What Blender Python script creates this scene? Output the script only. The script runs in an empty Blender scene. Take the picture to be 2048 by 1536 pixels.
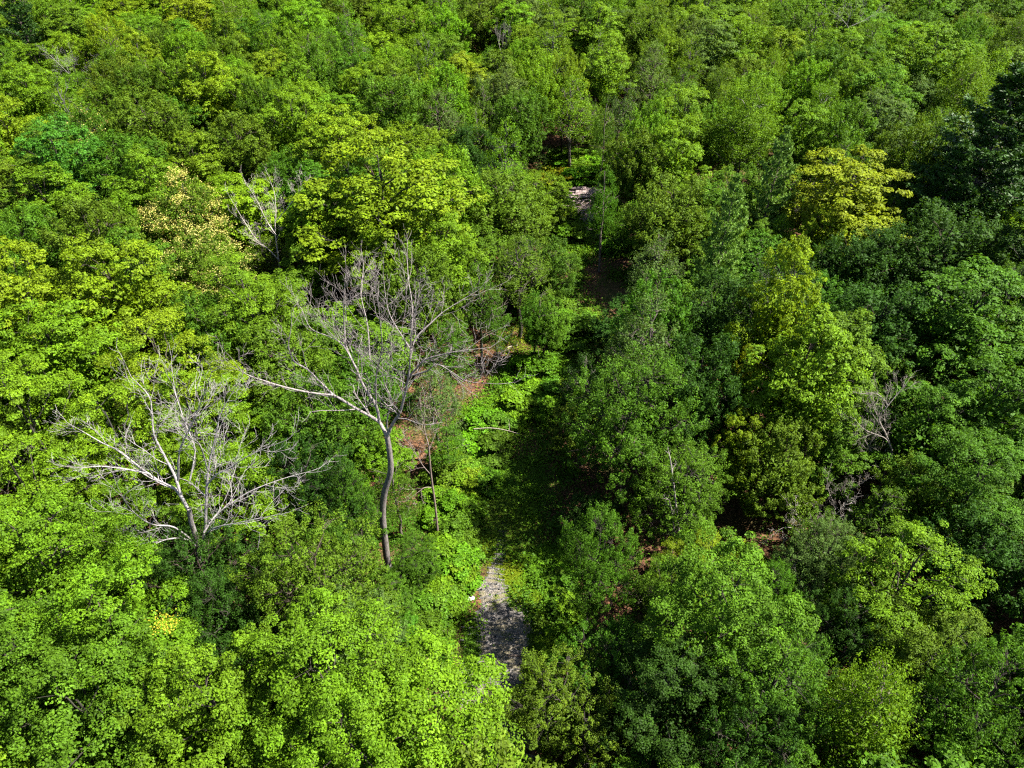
import bpy, math, random
import numpy as np
from mathutils import Vector

# ------------------------------------------------------------------ camera, world, sun, exposure
SC = bpy.context.scene
COL = SC.collection
CAMH, PITCH, FPX = 42.0, math.radians(40.0), 1409.5
cam_d = bpy.data.cameras.new("camera")
cam_d.sensor_width = 36.0
cam_d.lens = 36.0 * FPX / 2048.0
cam_d.clip_start = 0.5
cam_d.clip_end = 6000.0
cam = bpy.data.objects.new("camera", cam_d)
COL.objects.link(cam)
cam.location = (0, 0, CAMH)
cam.rotation_euler = (math.pi / 2 - PITCH, 0, 0)
SC.camera = cam

SUN_EL, SUN_AZ = math.radians(54.0), math.radians(1.0)      # azimuth from +X, negative = towards the camera side
sun_dir = Vector((math.cos(SUN_EL) * math.cos(SUN_AZ), math.cos(SUN_EL) * math.sin(SUN_AZ), math.sin(SUN_EL)))
world = bpy.data.worlds.new("World")
SC.world = world
world.use_nodes = True
wn = world.node_tree
bg = wn.nodes["Background"]
sky = wn.nodes.new("ShaderNodeTexSky")
sky.sky_type = 'NISHITA'
sky.sun_disc = False
sky.sun_elevation = SUN_EL
sky.sun_rotation = math.radians(90.0) - SUN_AZ
wn.links.new(sky.outputs[0], bg.inputs[0])
bg.inputs[1].default_value = 0.05
sl = bpy.data.lights.new("sun", 'SUN')
sl.energy = 5.0
sl.angle = math.radians(0.5)
sl.color = (1.0, 0.95, 0.86)
so = bpy.data.objects.new("sun", sl)
COL.objects.link(so)
so.rotation_euler = sun_dir.to_track_quat('Z', 'Y').to_euler()
SC.view_settings.view_transform = 'Standard'
SC.view_settings.look = 'None'
SC.view_settings.exposure = 2.3
SC.view_settings.gamma = 1.0
SC.view_settings.use_curve_mapping = False
SC.cycles.max_bounces = 5
SC.cycles.diffuse_bounces = 2
SC.cycles.glossy_bounces = 1
SC.cycles.transmission_bounces = 3
SC.cycles.transparent_max_bounces = 4
SC.cycles.use_denoising = False
SC.cycles.use_adaptive_sampling = True
SC.cycles.adaptive_threshold = 0.02
SC.cycles.filter_width = 1.25
SC.cycles.caustics_reflective = False
SC.cycles.caustics_refractive = False

R_ = random.Random(7)
G_ = np.random.default_rng(11)
CP, SP = math.cos(PITCH), math.sin(PITCH)


def ray(px, py):
    a, b = (px - 1024.0) / FPX, (768.0 - py) / FPX
    return np.array([a, CP + b * SP, -SP + b * CP])


def at(px, py, h=0.0):
    """world point at height h seen at photo pixel (px, py)"""
    d = ray(px, py)
    t = (h - CAMH) / d[2]
    return np.array([d[0] * t, d[1] * t, h])


def at_y(px, py, y):
    """world point at distance y (in front of the camera) seen at photo pixel"""
    d = ray(px, py)
    t = y / d[1]
    return np.array([d[0] * t, y, CAMH + d[2] * t])


def project(p):
    x, y, z = p[0], p[1], p[2] - CAMH
    depth = y * CP - z * SP
    up = y * SP + z * CP
    return 1024 + FPX * x / depth, 768 - FPX * up / depth, depth


def gz(x, y):
    return 0.25 * np.sin(x * 0.13 + 1.0) * np.cos(y * 0.09) + 0.2 * np.sin(y * 0.05 + x * 0.03)


# ------------------------------------------------------------------ materials
def new_mat(name):
    m = bpy.data.materials.new(name)
    m.use_nodes = True
    nt = m.node_tree
    for n in list(nt.nodes):
        nt.nodes.remove(n)
    out = nt.nodes.new("ShaderNodeOutputMaterial")
    return m, nt, out


def attr(nt, name, typ='GEOMETRY'):
    a = nt.nodes.new("ShaderNodeAttribute")
    a.attribute_name = name
    a.attribute_type = typ
    return a


def mth(nt, op, a, b=None, clamp=False):
    n = nt.nodes.new("ShaderNodeMath")
    n.operation = op
    n.use_clamp = clamp
    for i, v in enumerate((a, b)):
        if v is None:
            continue
        if isinstance(v, (int, float)):
            n.inputs[i].default_value = v
        else:
            nt.links.new(v, n.inputs[i])
    return n.outputs[0]


def mixc(nt, mode, fac, a, b):
    n = nt.nodes.new("ShaderNodeMix")
    n.data_type = 'RGBA'
    n.blend_type = mode
    for sock, v in ((n.inputs[0], fac), (n.inputs[6], a), (n.inputs[7], b)):
        if isinstance(v, (int, float)):
            sock.default_value = v
        elif isinstance(v, tuple):
            sock.default_value = (*v, 1.0)
        else:
            nt.links.new(v, sock)
    return n.outputs[2]


def leaf_material(name, trans=0.34, rough=0.6, spec=0.10, color_attr=None):
    """leaf colour = the tree's own tint, varied leaf by leaf (v) and spray by spray (w)"""
    m, nt, out = new_mat(name)
    if color_attr:
        base = attr(nt, color_attr).outputs['Color']
    else:
        base = attr(nt, "tint", 'INSTANCER').outputs['Color']
    v = attr(nt, "v").outputs['Fac']
    w = attr(nt, "w").outputs['Fac']
    tip = attr(nt, "tip", 'INSTANCER').outputs['Fac']
    yellowed = mixc(nt, 'MULTIPLY', 1.0, base, (1.32, 1.14, 0.85))
    wf = mth(nt, 'MULTIPLY', w, tip, True)
    col = mixc(nt, 'MIX', wf, base, yellowed)
    br = mth(nt, 'ADD', mth(nt, 'MULTIPLY', v, 0.85), 0.57)
    comb = nt.nodes.new("ShaderNodeCombineColor")
    for i in range(3):
        nt.links.new(br, comb.inputs[i])
    col = mixc(nt, 'MULTIPLY', 1.0, col, comb.outputs[0])
    p = nt.nodes.new("ShaderNodeBsdfPrincipled")
    nt.links.new(col, p.inputs['Base Color'])
    p.inputs['Roughness'].default_value = rough
    p.inputs['Specular IOR Level'].default_value = spec
    t = nt.nodes.new("ShaderNodeBsdfTranslucent")
    tc = mixc(nt, 'MULTIPLY', 1.0, col, (1.35, 1.2, 0.4))
    nt.links.new(tc, t.inputs['Color'])
    mx = nt.nodes.new("ShaderNodeMixShader")
    mx.inputs[0].default_value = trans
    nt.links.new(p.outputs[0], mx.inputs[1])
    nt.links.new(t.outputs[0], mx.inputs[2])
    nt.links.new(mx.outputs[0], out.inputs[0])
    return m


def bark_material(name):
    m, nt, out = new_mat(name)
    base = attr(nt, "bark", 'INSTANCER').outputs['Color']
    geo = nt.nodes.new("ShaderNodeTexCoord")
    mp = nt.nodes.new("ShaderNodeMapping")
    mp.inputs['Scale'].default_value = (6, 6, 1.6)
    nt.links.new(geo.outputs['Object'], mp.inputs[0])
    nz = nt.nodes.new("ShaderNodeTexNoise")
    nz.inputs['Scale'].default_value = 2.2
    nz.inputs['Detail'].default_value = 5
    nz.inputs['Roughness'].default_value = 0.7
    nt.links.new(mp.outputs[0], nz.inputs['Vector'])
    rp = nt.nodes.new("ShaderNodeValToRGB")
    rp.color_ramp.elements[0].position = 0.35
    rp.color_ramp.elements[0].color = (0.45, 0.42, 0.40, 1)
    rp.color_ramp.elements[1].position = 0.62
    rp.color_ramp.elements[1].color = (1.2, 1.2, 1.2, 1)
    nt.links.new(nz.outputs[0], rp.inputs[0])
    col = mixc(nt, 'MULTIPLY', 1.0, base, rp.outputs[0])
    p = nt.nodes.new("ShaderNodeBsdfPrincipled")
    nt.links.new(col, p.inputs['Base Color'])
    p.inputs['Roughness'].default_value = 0.85
    p.inputs['Specular IOR Level'].default_value = 0.15
    b = nt.nodes.new("ShaderNodeBump")
    b.inputs['Strength'].default_value = 0.6
    b.inputs['Distance'].default_value = 0.04
    nt.links.new(nz.outputs[0], b.inputs['Height'])
    nt.links.new(b.outputs[0], p.inputs['Normal'])
    nt.links.new(p.outputs[0], out.inputs[0])
    return m


def litter_material():
    """brown leaf litter, patches of moss and bare soil"""
    m, nt, out = new_mat("forest_litter")
    geo = nt.nodes.new("ShaderNodeNewGeometry")
    pos = geo.outputs['Position']

    def noise(scale, detail=4, rough=0.6):
        n = nt.nodes.new("ShaderNodeTexNoise")
        n.inputs['Scale'].default_value = scale
        n.inputs['Detail'].default_value = detail
        n.inputs['Roughness'].default_value = rough
        nt.links.new(pos, n.inputs['Vector'])
        return n.outputs[0]
    vo = nt.nodes.new("ShaderNodeTexVoronoi")
    vo.inputs['Scale'].default_value = 9.0
    nt.links.new(pos, vo.inputs['Vector'])
    rp = nt.nodes.new("ShaderNodeValToRGB")
    e = rp.color_ramp.elements
    e[0].position, e[0].color = 0.0, (0.025, 0.014, 0.008, 1)
    e[1].position, e[1].color = 1.0, (0.19, 0.098, 0.050, 1)
    k = rp.color_ramp.elements.new(0.5)
    k.color = (0.075, 0.036, 0.019, 1)
    sep = nt.nodes.new("ShaderNodeSeparateColor")
    nt.links.new(vo.outputs['Color'], sep.inputs[0])
    nt.links.new(sep.outputs[0], rp.inputs[0])
    big = nt.nodes.new("ShaderNodeValToRGB")
    big.color_ramp.elements[0].position = 0.50
    big.color_ramp.elements[1].position = 0.66
    nt.links.new(noise(0.22), big.inputs[0])
    sepb = nt.nodes.new("ShaderNodeSeparateColor")
    nt.links.new(big.outputs[0], sepb.inputs[0])
    col = mixc(nt, 'MIX', mth(nt, 'MULTIPLY', sepb.outputs[0], 0.6), rp.outputs[0], (0.045, 0.07, 0.015))
    col = mixc(nt, 'MULTIPLY', 0.55, col, noise(14.0, 5, 0.75))
    p = nt.nodes.new("ShaderNodeBsdfPrincipled")
    nt.links.new(col, p.inputs['Base Color'])
    p.inputs['Roughness'].default_value = 0.9
    p.inputs['Specular IOR Level'].default_value = 0.1
    b = nt.nodes.new("ShaderNodeBump")
    b.inputs['Strength'].default_value = 0.9
    b.inputs['Distance'].default_value = 0.08
    nt.links.new(noise(8.0, 6, 0.75), b.inputs['Height'])
    nt.links.new(b.outputs[0], p.inputs['Normal'])
    nt.links.new(p.outputs[0], out.inputs[0])
    return m


def gravel_material():
    m, nt, out = new_mat("shade_dark_gravel")
    geo = nt.nodes.new("ShaderNodeNewGeometry")
    pos = geo.outputs['Position']
    vo = nt.nodes.new("ShaderNodeTexVoronoi")
    vo.inputs['Scale'].default_value = 14.0
    nt.links.new(pos, vo.inputs['Vector'])
    sep = nt.nodes.new("ShaderNodeSeparateColor")
    nt.links.new(vo.outputs['Color'], sep.inputs[0])
    rp = nt.nodes.new("ShaderNodeValToRGB")
    e = rp.color_ramp.elements
    e[0].position, e[0].color = 0.0, (0.026, 0.024, 0.023, 1)  # gravel colours darkened to carry the shade lying over the track
    e[1].position, e[1].color = 1.0, (0.17, 0.148, 0.128, 1)
    k = e.new(0.55)
    k.color = (0.055, 0.048, 0.043, 1)
    nt.links.new(sep.outputs[0], rp.inputs[0])
    nz = nt.nodes.new("ShaderNodeTexNoise")
    nz.inputs['Scale'].default_value = 0.9
    nz.inputs['Detail'].default_value = 6
    nt.links.new(pos, nz.inputs['Vector'])
    r2 = nt.nodes.new("ShaderNodeValToRGB")
    r2.color_ramp.elements[0].position = 0.45
    r2.color_ramp.elements[1].position = 0.6
    nt.links.new(nz.outputs[0], r2.inputs[0])
    s2 = nt.nodes.new("ShaderNodeSeparateColor")
    nt.links.new(r2.outputs[0], s2.inputs[0])
    col = mixc(nt, 'MIX', mth(nt, 'MULTIPLY', s2.outputs[0], 0.55), rp.outputs[0], (0.12, 0.10, 0.045))
    p = nt.nodes.new("ShaderNodeBsdfPrincipled")
    nt.links.new(col, p.inputs['Base Color'])
    p.inputs['Roughness'].default_value = 0.85
    b = nt.nodes.new("ShaderNodeBump")
    b.inputs['Strength'].default_value = 0.8
    b.inputs['Distance'].default_value = 0.04
    nt.links.new(vo.outputs['Distance'], b.inputs['Height'])
    nt.links.new(b.outputs[0], p.inputs['Normal'])
    nt.links.new(p.outputs[0], out.inputs[0])
    return m


def plain_material(name, c1, c2, scale=6.0, rough=0.85):
    m, nt, out = new_mat(name)
    tc = nt.nodes.new("ShaderNodeTexCoord")
    nz = nt.nodes.new("ShaderNodeTexNoise")
    nz.inputs['Scale'].default_value = scale
    nz.inputs['Detail'].default_value = 6
    nz.inputs['Roughness'].default_value = 0.7
    nt.links.new(tc.outputs['Object'], nz.inputs['Vector'])
    rp = nt.nodes.new("ShaderNodeValToRGB")
    rp.color_ramp.elements[0].position, rp.color_ramp.elements[0].color = 0.38, (*c1, 1)
    rp.color_ramp.elements[1].position, rp.color_ramp.elements[1].color = 0.62, (*c2, 1)
    nt.links.new(nz.outputs[0], rp.inputs[0])
    p = nt.nodes.new("ShaderNodeBsdfPrincipled")
    nt.links.new(rp.outputs[0], p.inputs['Base Color'])
    p.inputs['Roughness'].default_value = rough
    b = nt.nodes.new("ShaderNodeBump")
    b.inputs['Strength'].default_value = 0.6
    b.inputs['Distance'].default_value = 0.02
    nt.links.new(nz.outputs[0], b.inputs['Height'])
    nt.links.new(b.outputs[0], p.inputs['Normal'])
    nt.links.new(p.outputs[0], out.inputs[0])
    return m


M_LEAF = leaf_material("broad_leaf")
M_NEEDLE = leaf_material("needle", trans=0.15, rough=0.55, spec=0.2)
M_COVER = leaf_material("ground_leaf", color_attr="Col")
M_BARK = bark_material("bark")
M_LITTER = litter_material()
M_GRAVEL = gravel_material()
M_ROCK = plain_material("pale_rock", (0.22, 0.20, 0.18), (0.50, 0.47, 0.43), 3.0)
M_LOG = plain_material("weathered_log", (0.07, 0.05, 0.045), (0.27, 0.20, 0.19), 5.0)


# ------------------------------------------------------------------ mesh helpers
def unit(a):
    return a / np.maximum(np.linalg.norm(a, axis=-1, keepdims=True), 1e-9)


def quad_mesh(name, co, mat, fattrs=None, colors=None):
    """co: (n,4,3) separate quads"""
    n = co.shape[0]
    me = bpy.data.meshes.new(name)
    me.vertices.add(n * 4)
    me.vertices.foreach_set("co", co.reshape(-1).astype(np.float32))
    me.loops.add(n * 4)
    me.loops.foreach_set("vertex_index", np.arange(n * 4, dtype=np.int32))
    me.polygons.add(n)
    me.polygons.foreach_set("loop_start", np.arange(0, n * 4, 4, dtype=np.int32))
    me.update(calc_edges=True)
    for k, v in (fattrs or {}).items():
        a = me.attributes.new(k, 'FLOAT', 'FACE')
        a.data.foreach_set("value", v.astype(np.float32))
    if colors is not None:
        a = me.attributes.new("Col", 'FLOAT_COLOR', 'FACE')
        c = np.ones((n, 4), np.float32)
        c[:, :3] = colors
        a.data.foreach_set("color", c.reshape(-1))
    me.materials.append(mat)
    return me


def leaf_quads(P, N, S, rng, width=0.62, fold=0.13, T=None):
    n = len(P)
    if T is None:
        T = rng.normal(size=(n, 3))
    T = unit(T - N * np.sum(T * N, 1, keepdims=True))
    B = np.cross(N, T)
    S = S[:, None]
    co = np.empty((n, 4, 3))
    co[:, 0] = P - T * S * 0.5
    co[:, 1] = P + B * S * width * 0.5 + N * S * fold + T * S * 0.08
    co[:, 2] = P + T * S * 0.5 - N * S * fold * 0.6
    co[:, 3] = P - B * S * width * 0.5 + N * S * fold + T * S * 0.08
    return co


class Wood:
    """tubes along polylines, joined into one mesh"""

    def __init__(self):
        self.v, self.f, self.n = [], [], 0

    def tube(self, pts, r0, r1, sides=5):
        pts = np.asarray(pts, float)
        n = len(pts)
        t = np.empty_like(pts)
        t[1:-1] = pts[2:] - pts[:-2]
        t[0] = pts[1] - pts[0]
        t[-1] = pts[-1] - pts[-2]
        t = unit(t)
        ref = np.where(np.abs(t[:, 2:3]) > 0.9, np.array([[1.0, 0, 0]]), np.array([[0, 0, 1.0]]))
        a = unit(np.cross(t, ref))
        b = np.cross(t, a)
        if np.isscalar(r0):
            r = np.linspace(r0, r1, n)
        else:
            r = np.asarray(r0)
        ang = np.arange(sides) * (2 * math.pi / sides)
        ring = pts[:, None] + r[:, None, None] * (np.cos(ang)[None, :, None] * a[:, None] + np.sin(ang)[None, :, None] * b[:, None])
        self.v.append(ring.reshape(-1, 3))
        i = np.arange(n - 1)[:, None] * sides
        j = np.arange(sides)[None]
        k = (j + 1) % sides
        q = np.stack([i + j, i + k, i + sides + k, i + sides + j], -1).reshape(-1, 4) + self.n
        self.f.append(q)
        self.n += n * sides

    def mesh(self, name, mat, origin=(0, 0, 0)):
        v = np.concatenate(self.v) - np.asarray(origin)
        f = np.concatenate(self.f)
        me = bpy.data.meshes.new(name)
        me.vertices.add(len(v))
        me.vertices.foreach_set("co", v.reshape(-1).astype(np.float32))
        me.loops.add(len(f) * 4)
        me.loops.foreach_set("vertex_index", f.reshape(-1).astype(np.int32))
        me.polygons.add(len(f))
        me.polygons.foreach_set("loop_start", np.arange(0, len(f) * 4, 4, dtype=np.int32))
        me.polygons.foreach_set("use_smooth", np.ones(len(f), dtype=bool))
        me.update(calc_edges=True)
        me.materials.append(mat)
        return me


def bez(a, b, sag, n=6, rng=G_, wob=0.0):
    t = np.linspace(0, 1, n)[:, None]
    p = a * (1 - t) + b * t
    p = p + np.array([0, 0, 1.0]) * sag * (4 * t * (1 - t))
    if wob:
        p[1:-1] += rng.normal(size=(n - 2, 3)) * wob
    return p


# ------------------------------------------------------------------ tree library (crown + trunk meshes, unit: metres, tree about 16 m tall)
HT = 16.0


def crown_skeleton(rng, R, z0, z1, nl, style, gap=0.60):
    """centres and radii of the foliage lobes and their order on the trunk"""
    lobes = []
    zc = z0 + (z1 - z0) * 0.42
    tries = 0
    while len(lobes) < nl and tries < 4000:
        tries += 1
        u = rng.uniform(-0.75, 1.0)
        az = rng.uniform(0, 2 * math.pi)
        rr = math.sqrt(max(0, 1 - u * u)) ** (0.8 if style != 'spire' else 1.1)
        if style == 'spire':
            rr *= (1 - 0.55 * (u + 1) / 2)
        hz = (z1 - zc) if u > 0 else (zc - z0)
        k = rng.uniform(0.46, 1.04)
        c = np.array([math.cos(az) * rr * R * k, math.sin(az) * rr * R * k, zc + u * hz * 0.80])
        lr = R * rng.uniform(0.26, 0.44) * (1.35 - 0.55 * k) * (1.0 if style == 'round' else 0.8)
        if all(np.linalg.norm(c - l[0]) > gap * (lr + l[1]) for l in lobes):
            lobes.append((c, lr))
    return lobes, zc


def make_broadleaf(name, seed, R=4.6, nl=18, style='round', clumps=34, per=74, leaf=0.19, cr=0.52, flat=0.55, up=0.8,
                   rnd=0.55, z0f=0.24, hole=0.12, width=0.66, wood_sub=3, twigs=False, shoot=0.0, fin=None, core=2600, gap=0.60):
    rng = np.random.default_rng(seed)
    z0, z1 = HT * z0f, HT * 0.97
    lobes, zc = crown_skeleton(rng, R, z0, z1, nl, style, gap)
    P, N, S, V, W = [], [], [], [], []
    w = Wood()
    top = np.array([rng.normal() * 0.3, rng.normal() * 0.3, z1 * 0.86])
    tr = bez(np.zeros(3), top, 0, 9, rng, 0.12)
    tr[0, 2] = -0.5
    w.tube(tr, np.linspace(0.24, 0.05, 9), None, 7)
    centre = np.array([0, 0, zc])
    for li, (lc, lr) in enumerate(lobes):
        i = int(np.clip((lc[2] - 0.25 * np.hypot(lc[0], lc[1]) * 2.2) / top[2] * 8, 2, 7))
        s = tr[i]
        limb = bez(s, lc, rng.uniform(-0.1, 0.5), 6, rng, 0.12)
        w.tube(limb, 0.10 - 0.006 * i, 0.035, 4)
        outd = unit(np.array([lc - centre]))[0]
        nc = int(clumps * (lr / (R * 0.34)) ** 2 * rng.uniform(0.85, 1.15))
        d = unit(rng.normal(size=(nc * 3, 3)))
        d[:, 2] += 0.30
        d = unit(d)
        ok = (d @ outd) > -0.30
        d = d[ok][:nc]
        cc = lc + d * lr * rng.uniform(0.70, 1.18, (len(d), 1)) * np.array([1, 1, 0.85])
        keep = rng.uniform(size=len(d)) > hole
        cc, d = cc[keep], d[keep]
        for ci in range(0, len(cc), max(1, len(cc) // max(1, wood_sub))):
            w.tube(bez(limb[-2] * 0.6 + limb[-1] * 0.4, cc[ci], 0.1, 4, rng, 0.05), 0.03, 0.012, 3)
        if twigs:
            for ci in range(0, len(cc), 2):
                w.tube(bez(limb[-1], cc[ci] + d[ci] * cr * 0.6, 0.1, 4, rng, 0.06), 0.02, 0.008, 3)
        for c, dd in zip(cc, d):
            n = int(per * rng.uniform(0.6, 1.3))
            q = unit(rng.normal(size=(n, 3)))
            q[:, 2] = q[:, 2] * 0.8 + 0.25
            rad = cr * rng.uniform(0.6, 1.4)
            n = int(n * (rad / cr) ** 1.5)
            q = q[:n] if n < len(q) else q
            n = len(q)
            off = q * (0.35 + 0.65 * rng.uniform(size=(n, 1)) ** 0.5) * rad
            if shoot > 0:
                ax = unit(np.array([dd * 0.6 + np.array([0, 0, 1.0]) + rng.normal(size=3) * 0.35]))[0]
                al = off @ ax
                off = off * 0.62 + ax * (al[:, None] * shoot)
            else:
                off[:, 2] *= flat
                off[:, 2] -= 0.10 * (off[:, 0] ** 2 + off[:, 1] ** 2) / rad     # drooping rim of the spray
            P.append(c + off)
            nn = 0.50 * q + np.array([0, 0, up * 1.15]) + 0.25 * dd + rng.normal(size=(n, 3)) * rnd * 0.72
            N.append(unit(nn))
            S.append(leaf * rng.uniform(0.5, 1.45, n))
            V.append(np.clip(rng.normal(0.5, 0.24, n) + rng.normal() * 0.20, 0, 1.3))
            W.append(np.full(n, rng.uniform() ** 1.5) * rng.uniform(0.5, 1, n))
    if core > 0:                                            # leaves deep inside the crown
        n = int(core)
        d = unit(rng.normal(size=(n, 3)))
        rr = rng.uniform(size=(n, 1)) ** 0.5 * 0.66
        P.append(np.array([0, 0, zc + 0.3]) + d * rr * np.array([R, R, (z1 - z0) * 0.46]))
        N.append(unit(rng.normal(size=(n, 3)) * 0.5 + np.array([0, 0, 1])))
        S.append(leaf * rng.uniform(1.6, 2.6, n))
        V.append(rng.uniform(0.2, 0.8, n))
        W.append(np.zeros(n))
    P, N, S = np.concatenate(P), np.concatenate(N), np.concatenate(S)
    V, W = np.concatenate(V), np.concatenate(W)
    hi = np.clip((P[:, 2] - z0) / (z1 - z0), 0, 1)
    W = np.clip(W * (0.45 + 0.75 * hi), 0, 1)
    h0 = HT
    if fin:
        sc = np.array([fin[0] / R, fin[0] / R, fin[1] / HT])
        P = P * sc
        w.v = [v * sc for v in w.v]
        R, h0 = fin
    co = leaf_quads(P, N, S, rng, width)
    return (quad_mesh(name + "_crown", co, M_LEAF, {"v": V, "w": W}), w.mesh(name + "_trunk", M_BARK), R, len(P), h0)


def make_pine(name, seed, R=3.4, tiers=15, dens=1.0, droop=0.1, needle=0.30, z0f=0.2):
    rng = np.random.default_rng(seed)
    w = Wood()
    H = HT
    tr = bez(np.array([0, 0, -0.5]), np.array([0, 0, H * 0.97]), 0, 8, rng, 0.04)
    w.tube(tr, np.linspace(0.22, 0.03, 8), None, 7)
    P, T, S, V, W = [], [], [], [], []
    for t in range(tiers):
        f = t / (tiers - 1)
        z = H * (z0f + (0.97 - z0f) * f)
        L = R * (1 - f) ** 0.75 * (0.75 + 0.35 * math.sin(t * 2.3)) + 0.35
        nb = rng.integers(5, 8)
        a0 = rng.uniform(0, 6.28)
        for b in range(nb):
            az = a0 + b * 6.283 / nb + rng.normal() * 0.2
            Lb = L * rng.uniform(0.7, 1.2)
            end = np.array([math.cos(az) * Lb, math.sin(az) * Lb, z + Lb * (0.22 + 0.5 * f) + rng.normal() * 0.15])
            br = bez(np.array([0, 0, z]), end, -droop * Lb, 6, rng, 0.05)
            w.tube(br, 0.05, 0.012, 3)
            nt = int(22 * dens * Lb / 2.5) + 4
            for k in range(nt):
                u = 0.28 + 0.75 * rng.uniform() ** 0.7
                p = br[min(5, int(u * 5))] * (1 - (u * 5) % 1) + br[min(5, int(u * 5) + 1)] * ((u * 5) % 1)
                side = np.array([-math.sin(az), math.cos(az), 0]) * rng.normal() * 0.30 * Lb * (1.15 - 0.6 * u)
                p = p + side + np.array([0, 0, rng.uniform(-0.05, 0.22)])
                n = 16
                dirs = unit(rng.normal(size=(n, 3)) * 0.75 + np.array([math.cos(az) * 0.5, math.sin(az) * 0.5, 0.65]))
                P.append(p + dirs * needle * 0.5)
                T.append(dirs)
                S.append(needle * rng.uniform(0.7, 1.25, n))
                V.append(np.clip(rng.normal(0.5, 0.2, n), 0, 1))
                W.append(np.full(n, rng.uniform()) * u)
    P, T, S = np.concatenate(P), np.concatenate(T), np.concatenate(S)
    N = unit(rng.normal(size=P.shape) * 0.8 + np.array([0, 0, 1.0]))
    N = unit(N - T * np.sum(N * T, 1, keepdims=True))
    co = leaf_quads(P, N, S, rng, 0.27, 0.02, T)
    return (quad_mesh(name + "_crown", co, M_NEEDLE, {"v": np.concatenate(V), "w": np.concatenate(W)}),
            w.mesh(name + "_trunk", M_BARK), R, len(P), HT)


LIB = {}


def lib(kind, *items):
    LIB[kind] = list(items)


lib('maple', *[make_broadleaf(f"maple_{i}", 100 + i, R=4.6 + 0.3 * i, nl=24, gap=0.72, clumps=26, per=84, leaf=0.21, cr=0.54, hole=0.12, flat=0.5) for i in range(4)])
lib('maple_near', *[make_broadleaf(f"near_maple_{i}", 200 + i, R=4.7, nl=26, clumps=26, per=145, leaf=0.138, cr=0.50, hole=0.12, rnd=0.7, flat=0.5, gap=0.78) for i in range(3)])
lib('maple_layer', *[make_broadleaf(f"layered_maple_{i}", 250 + i, R=4.7, nl=20, clumps=17, per=150, leaf=0.15, cr=0.58, hole=0.20, rnd=0.6, flat=0.34, core=500, z0f=0.2) for i in range(2)])
lib('oak', *[make_broadleaf(f"oak_{i}", 300 + i, R=4.4, nl=28, style='round', clumps=28, per=58, leaf=0.21, cr=0.46, rnd=0.85, up=0.6,
                            shoot=0.9, hole=0.14, width=0.5) for i in range(4)])
lib('oak_near', *[make_broadleaf(f"near_oak_{i}", 400 + i, R=4.5, nl=30, clumps=27, per=88, leaf=0.14, cr=0.42, rnd=0.9, up=0.6,
                                 shoot=0.9, hole=0.16, width=0.5, twigs=True) for i in range(2)])
lib('airy', *[make_broadleaf(f"airy_{i}", 500 + i, R=3.9, nl=26, style='spire', clumps=24, per=46, leaf=0.14, cr=0.46, rnd=1.0, up=0.5,
                             shoot=0.8, hole=0.22, width=0.6, z0f=0.30, twigs=True, wood_sub=3, core=600) for i in range(3)])
lib('fine', *[make_broadleaf(f"fine_{i}", 600 + i, R=4.2, nl=26, style='spire', clumps=34, per=50, leaf=0.15, cr=0.5, rnd=0.9, up=0.5,
                             shoot=1.25, hole=0.06, width=0.45, z0f=0.26) for i in range(2)])
lib('pine', make_pine("pine_0", 700, 4.2, 15, 1.2), make_pine("pine_1", 701, 3.2, 17, 1.3))
lib('bush', *[make_broadleaf(f"bush_{i}", 800 + i, R=5.2, nl=14, clumps=22, per=22, leaf=0.125, cr=1.0, z0f=0.02, hole=0.05, rnd=0.9, fin=(1.0, 1.25), core=0) for i in range(3)])
print("leaves:", {k: [v[3] for v in vs] for k, vs in LIB.items()}, "total", sum(v[3] for vs in LIB.values() for v in vs))

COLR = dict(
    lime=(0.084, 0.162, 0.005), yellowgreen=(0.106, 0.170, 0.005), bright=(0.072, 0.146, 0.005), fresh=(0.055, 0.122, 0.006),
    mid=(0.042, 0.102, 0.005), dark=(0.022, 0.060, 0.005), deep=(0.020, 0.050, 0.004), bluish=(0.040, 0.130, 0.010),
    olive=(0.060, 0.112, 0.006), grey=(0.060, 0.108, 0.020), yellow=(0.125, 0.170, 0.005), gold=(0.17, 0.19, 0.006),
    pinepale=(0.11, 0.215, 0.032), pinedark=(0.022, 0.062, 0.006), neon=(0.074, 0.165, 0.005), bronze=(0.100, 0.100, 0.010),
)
WORD = dict(lime='lime green', yellowgreen='yellow green', bright='bright green', fresh='fresh green', mid='mid green', dark='dark green',
            deep='very dark green', bluish='bluish green', olive='olive green', grey='greyish green', yellow='yellow', gold='golden',
            pinepale='pale blue-green', pinedark='dark', neon='vivid green', bronze='bronze tinged')
NAME = dict(maple='maple_tree', maple_near='maple_tree', maple_layer='maple_tree', oak='oak_tree', oak_near='oak_tree', airy='birch_tree', fine='willow_tree', pine='pine_tree', bush='bush')
NOUN = dict(maple='maple', maple_near='maple', maple_layer='maple', oak='oak', oak_near='oak', airy='birch', fine='feathery tree', pine='pine', bush='bush')
BARKS = dict(maple=(0.045, 0.038, 0.030), maple_near=(0.045, 0.038, 0.030), maple_layer=(0.05, 0.045, 0.036), oak=(0.045, 0.037, 0.028), oak_near=(0.045, 0.038, 0.03),
             airy=(0.09, 0.08, 0.068), fine=(0.16, 0.14, 0.11), pine=(0.13, 0.10, 0.08), bush=(0.15, 0.11, 0.08))
PLACED = []


def jit(c, k, rr=R_):
    a = 1 + rr.uniform(-k, k)
    return tuple(max(0.003, x * a * (1 + rr.uniform(-k, k) * 0.7)) for x in c)


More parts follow.
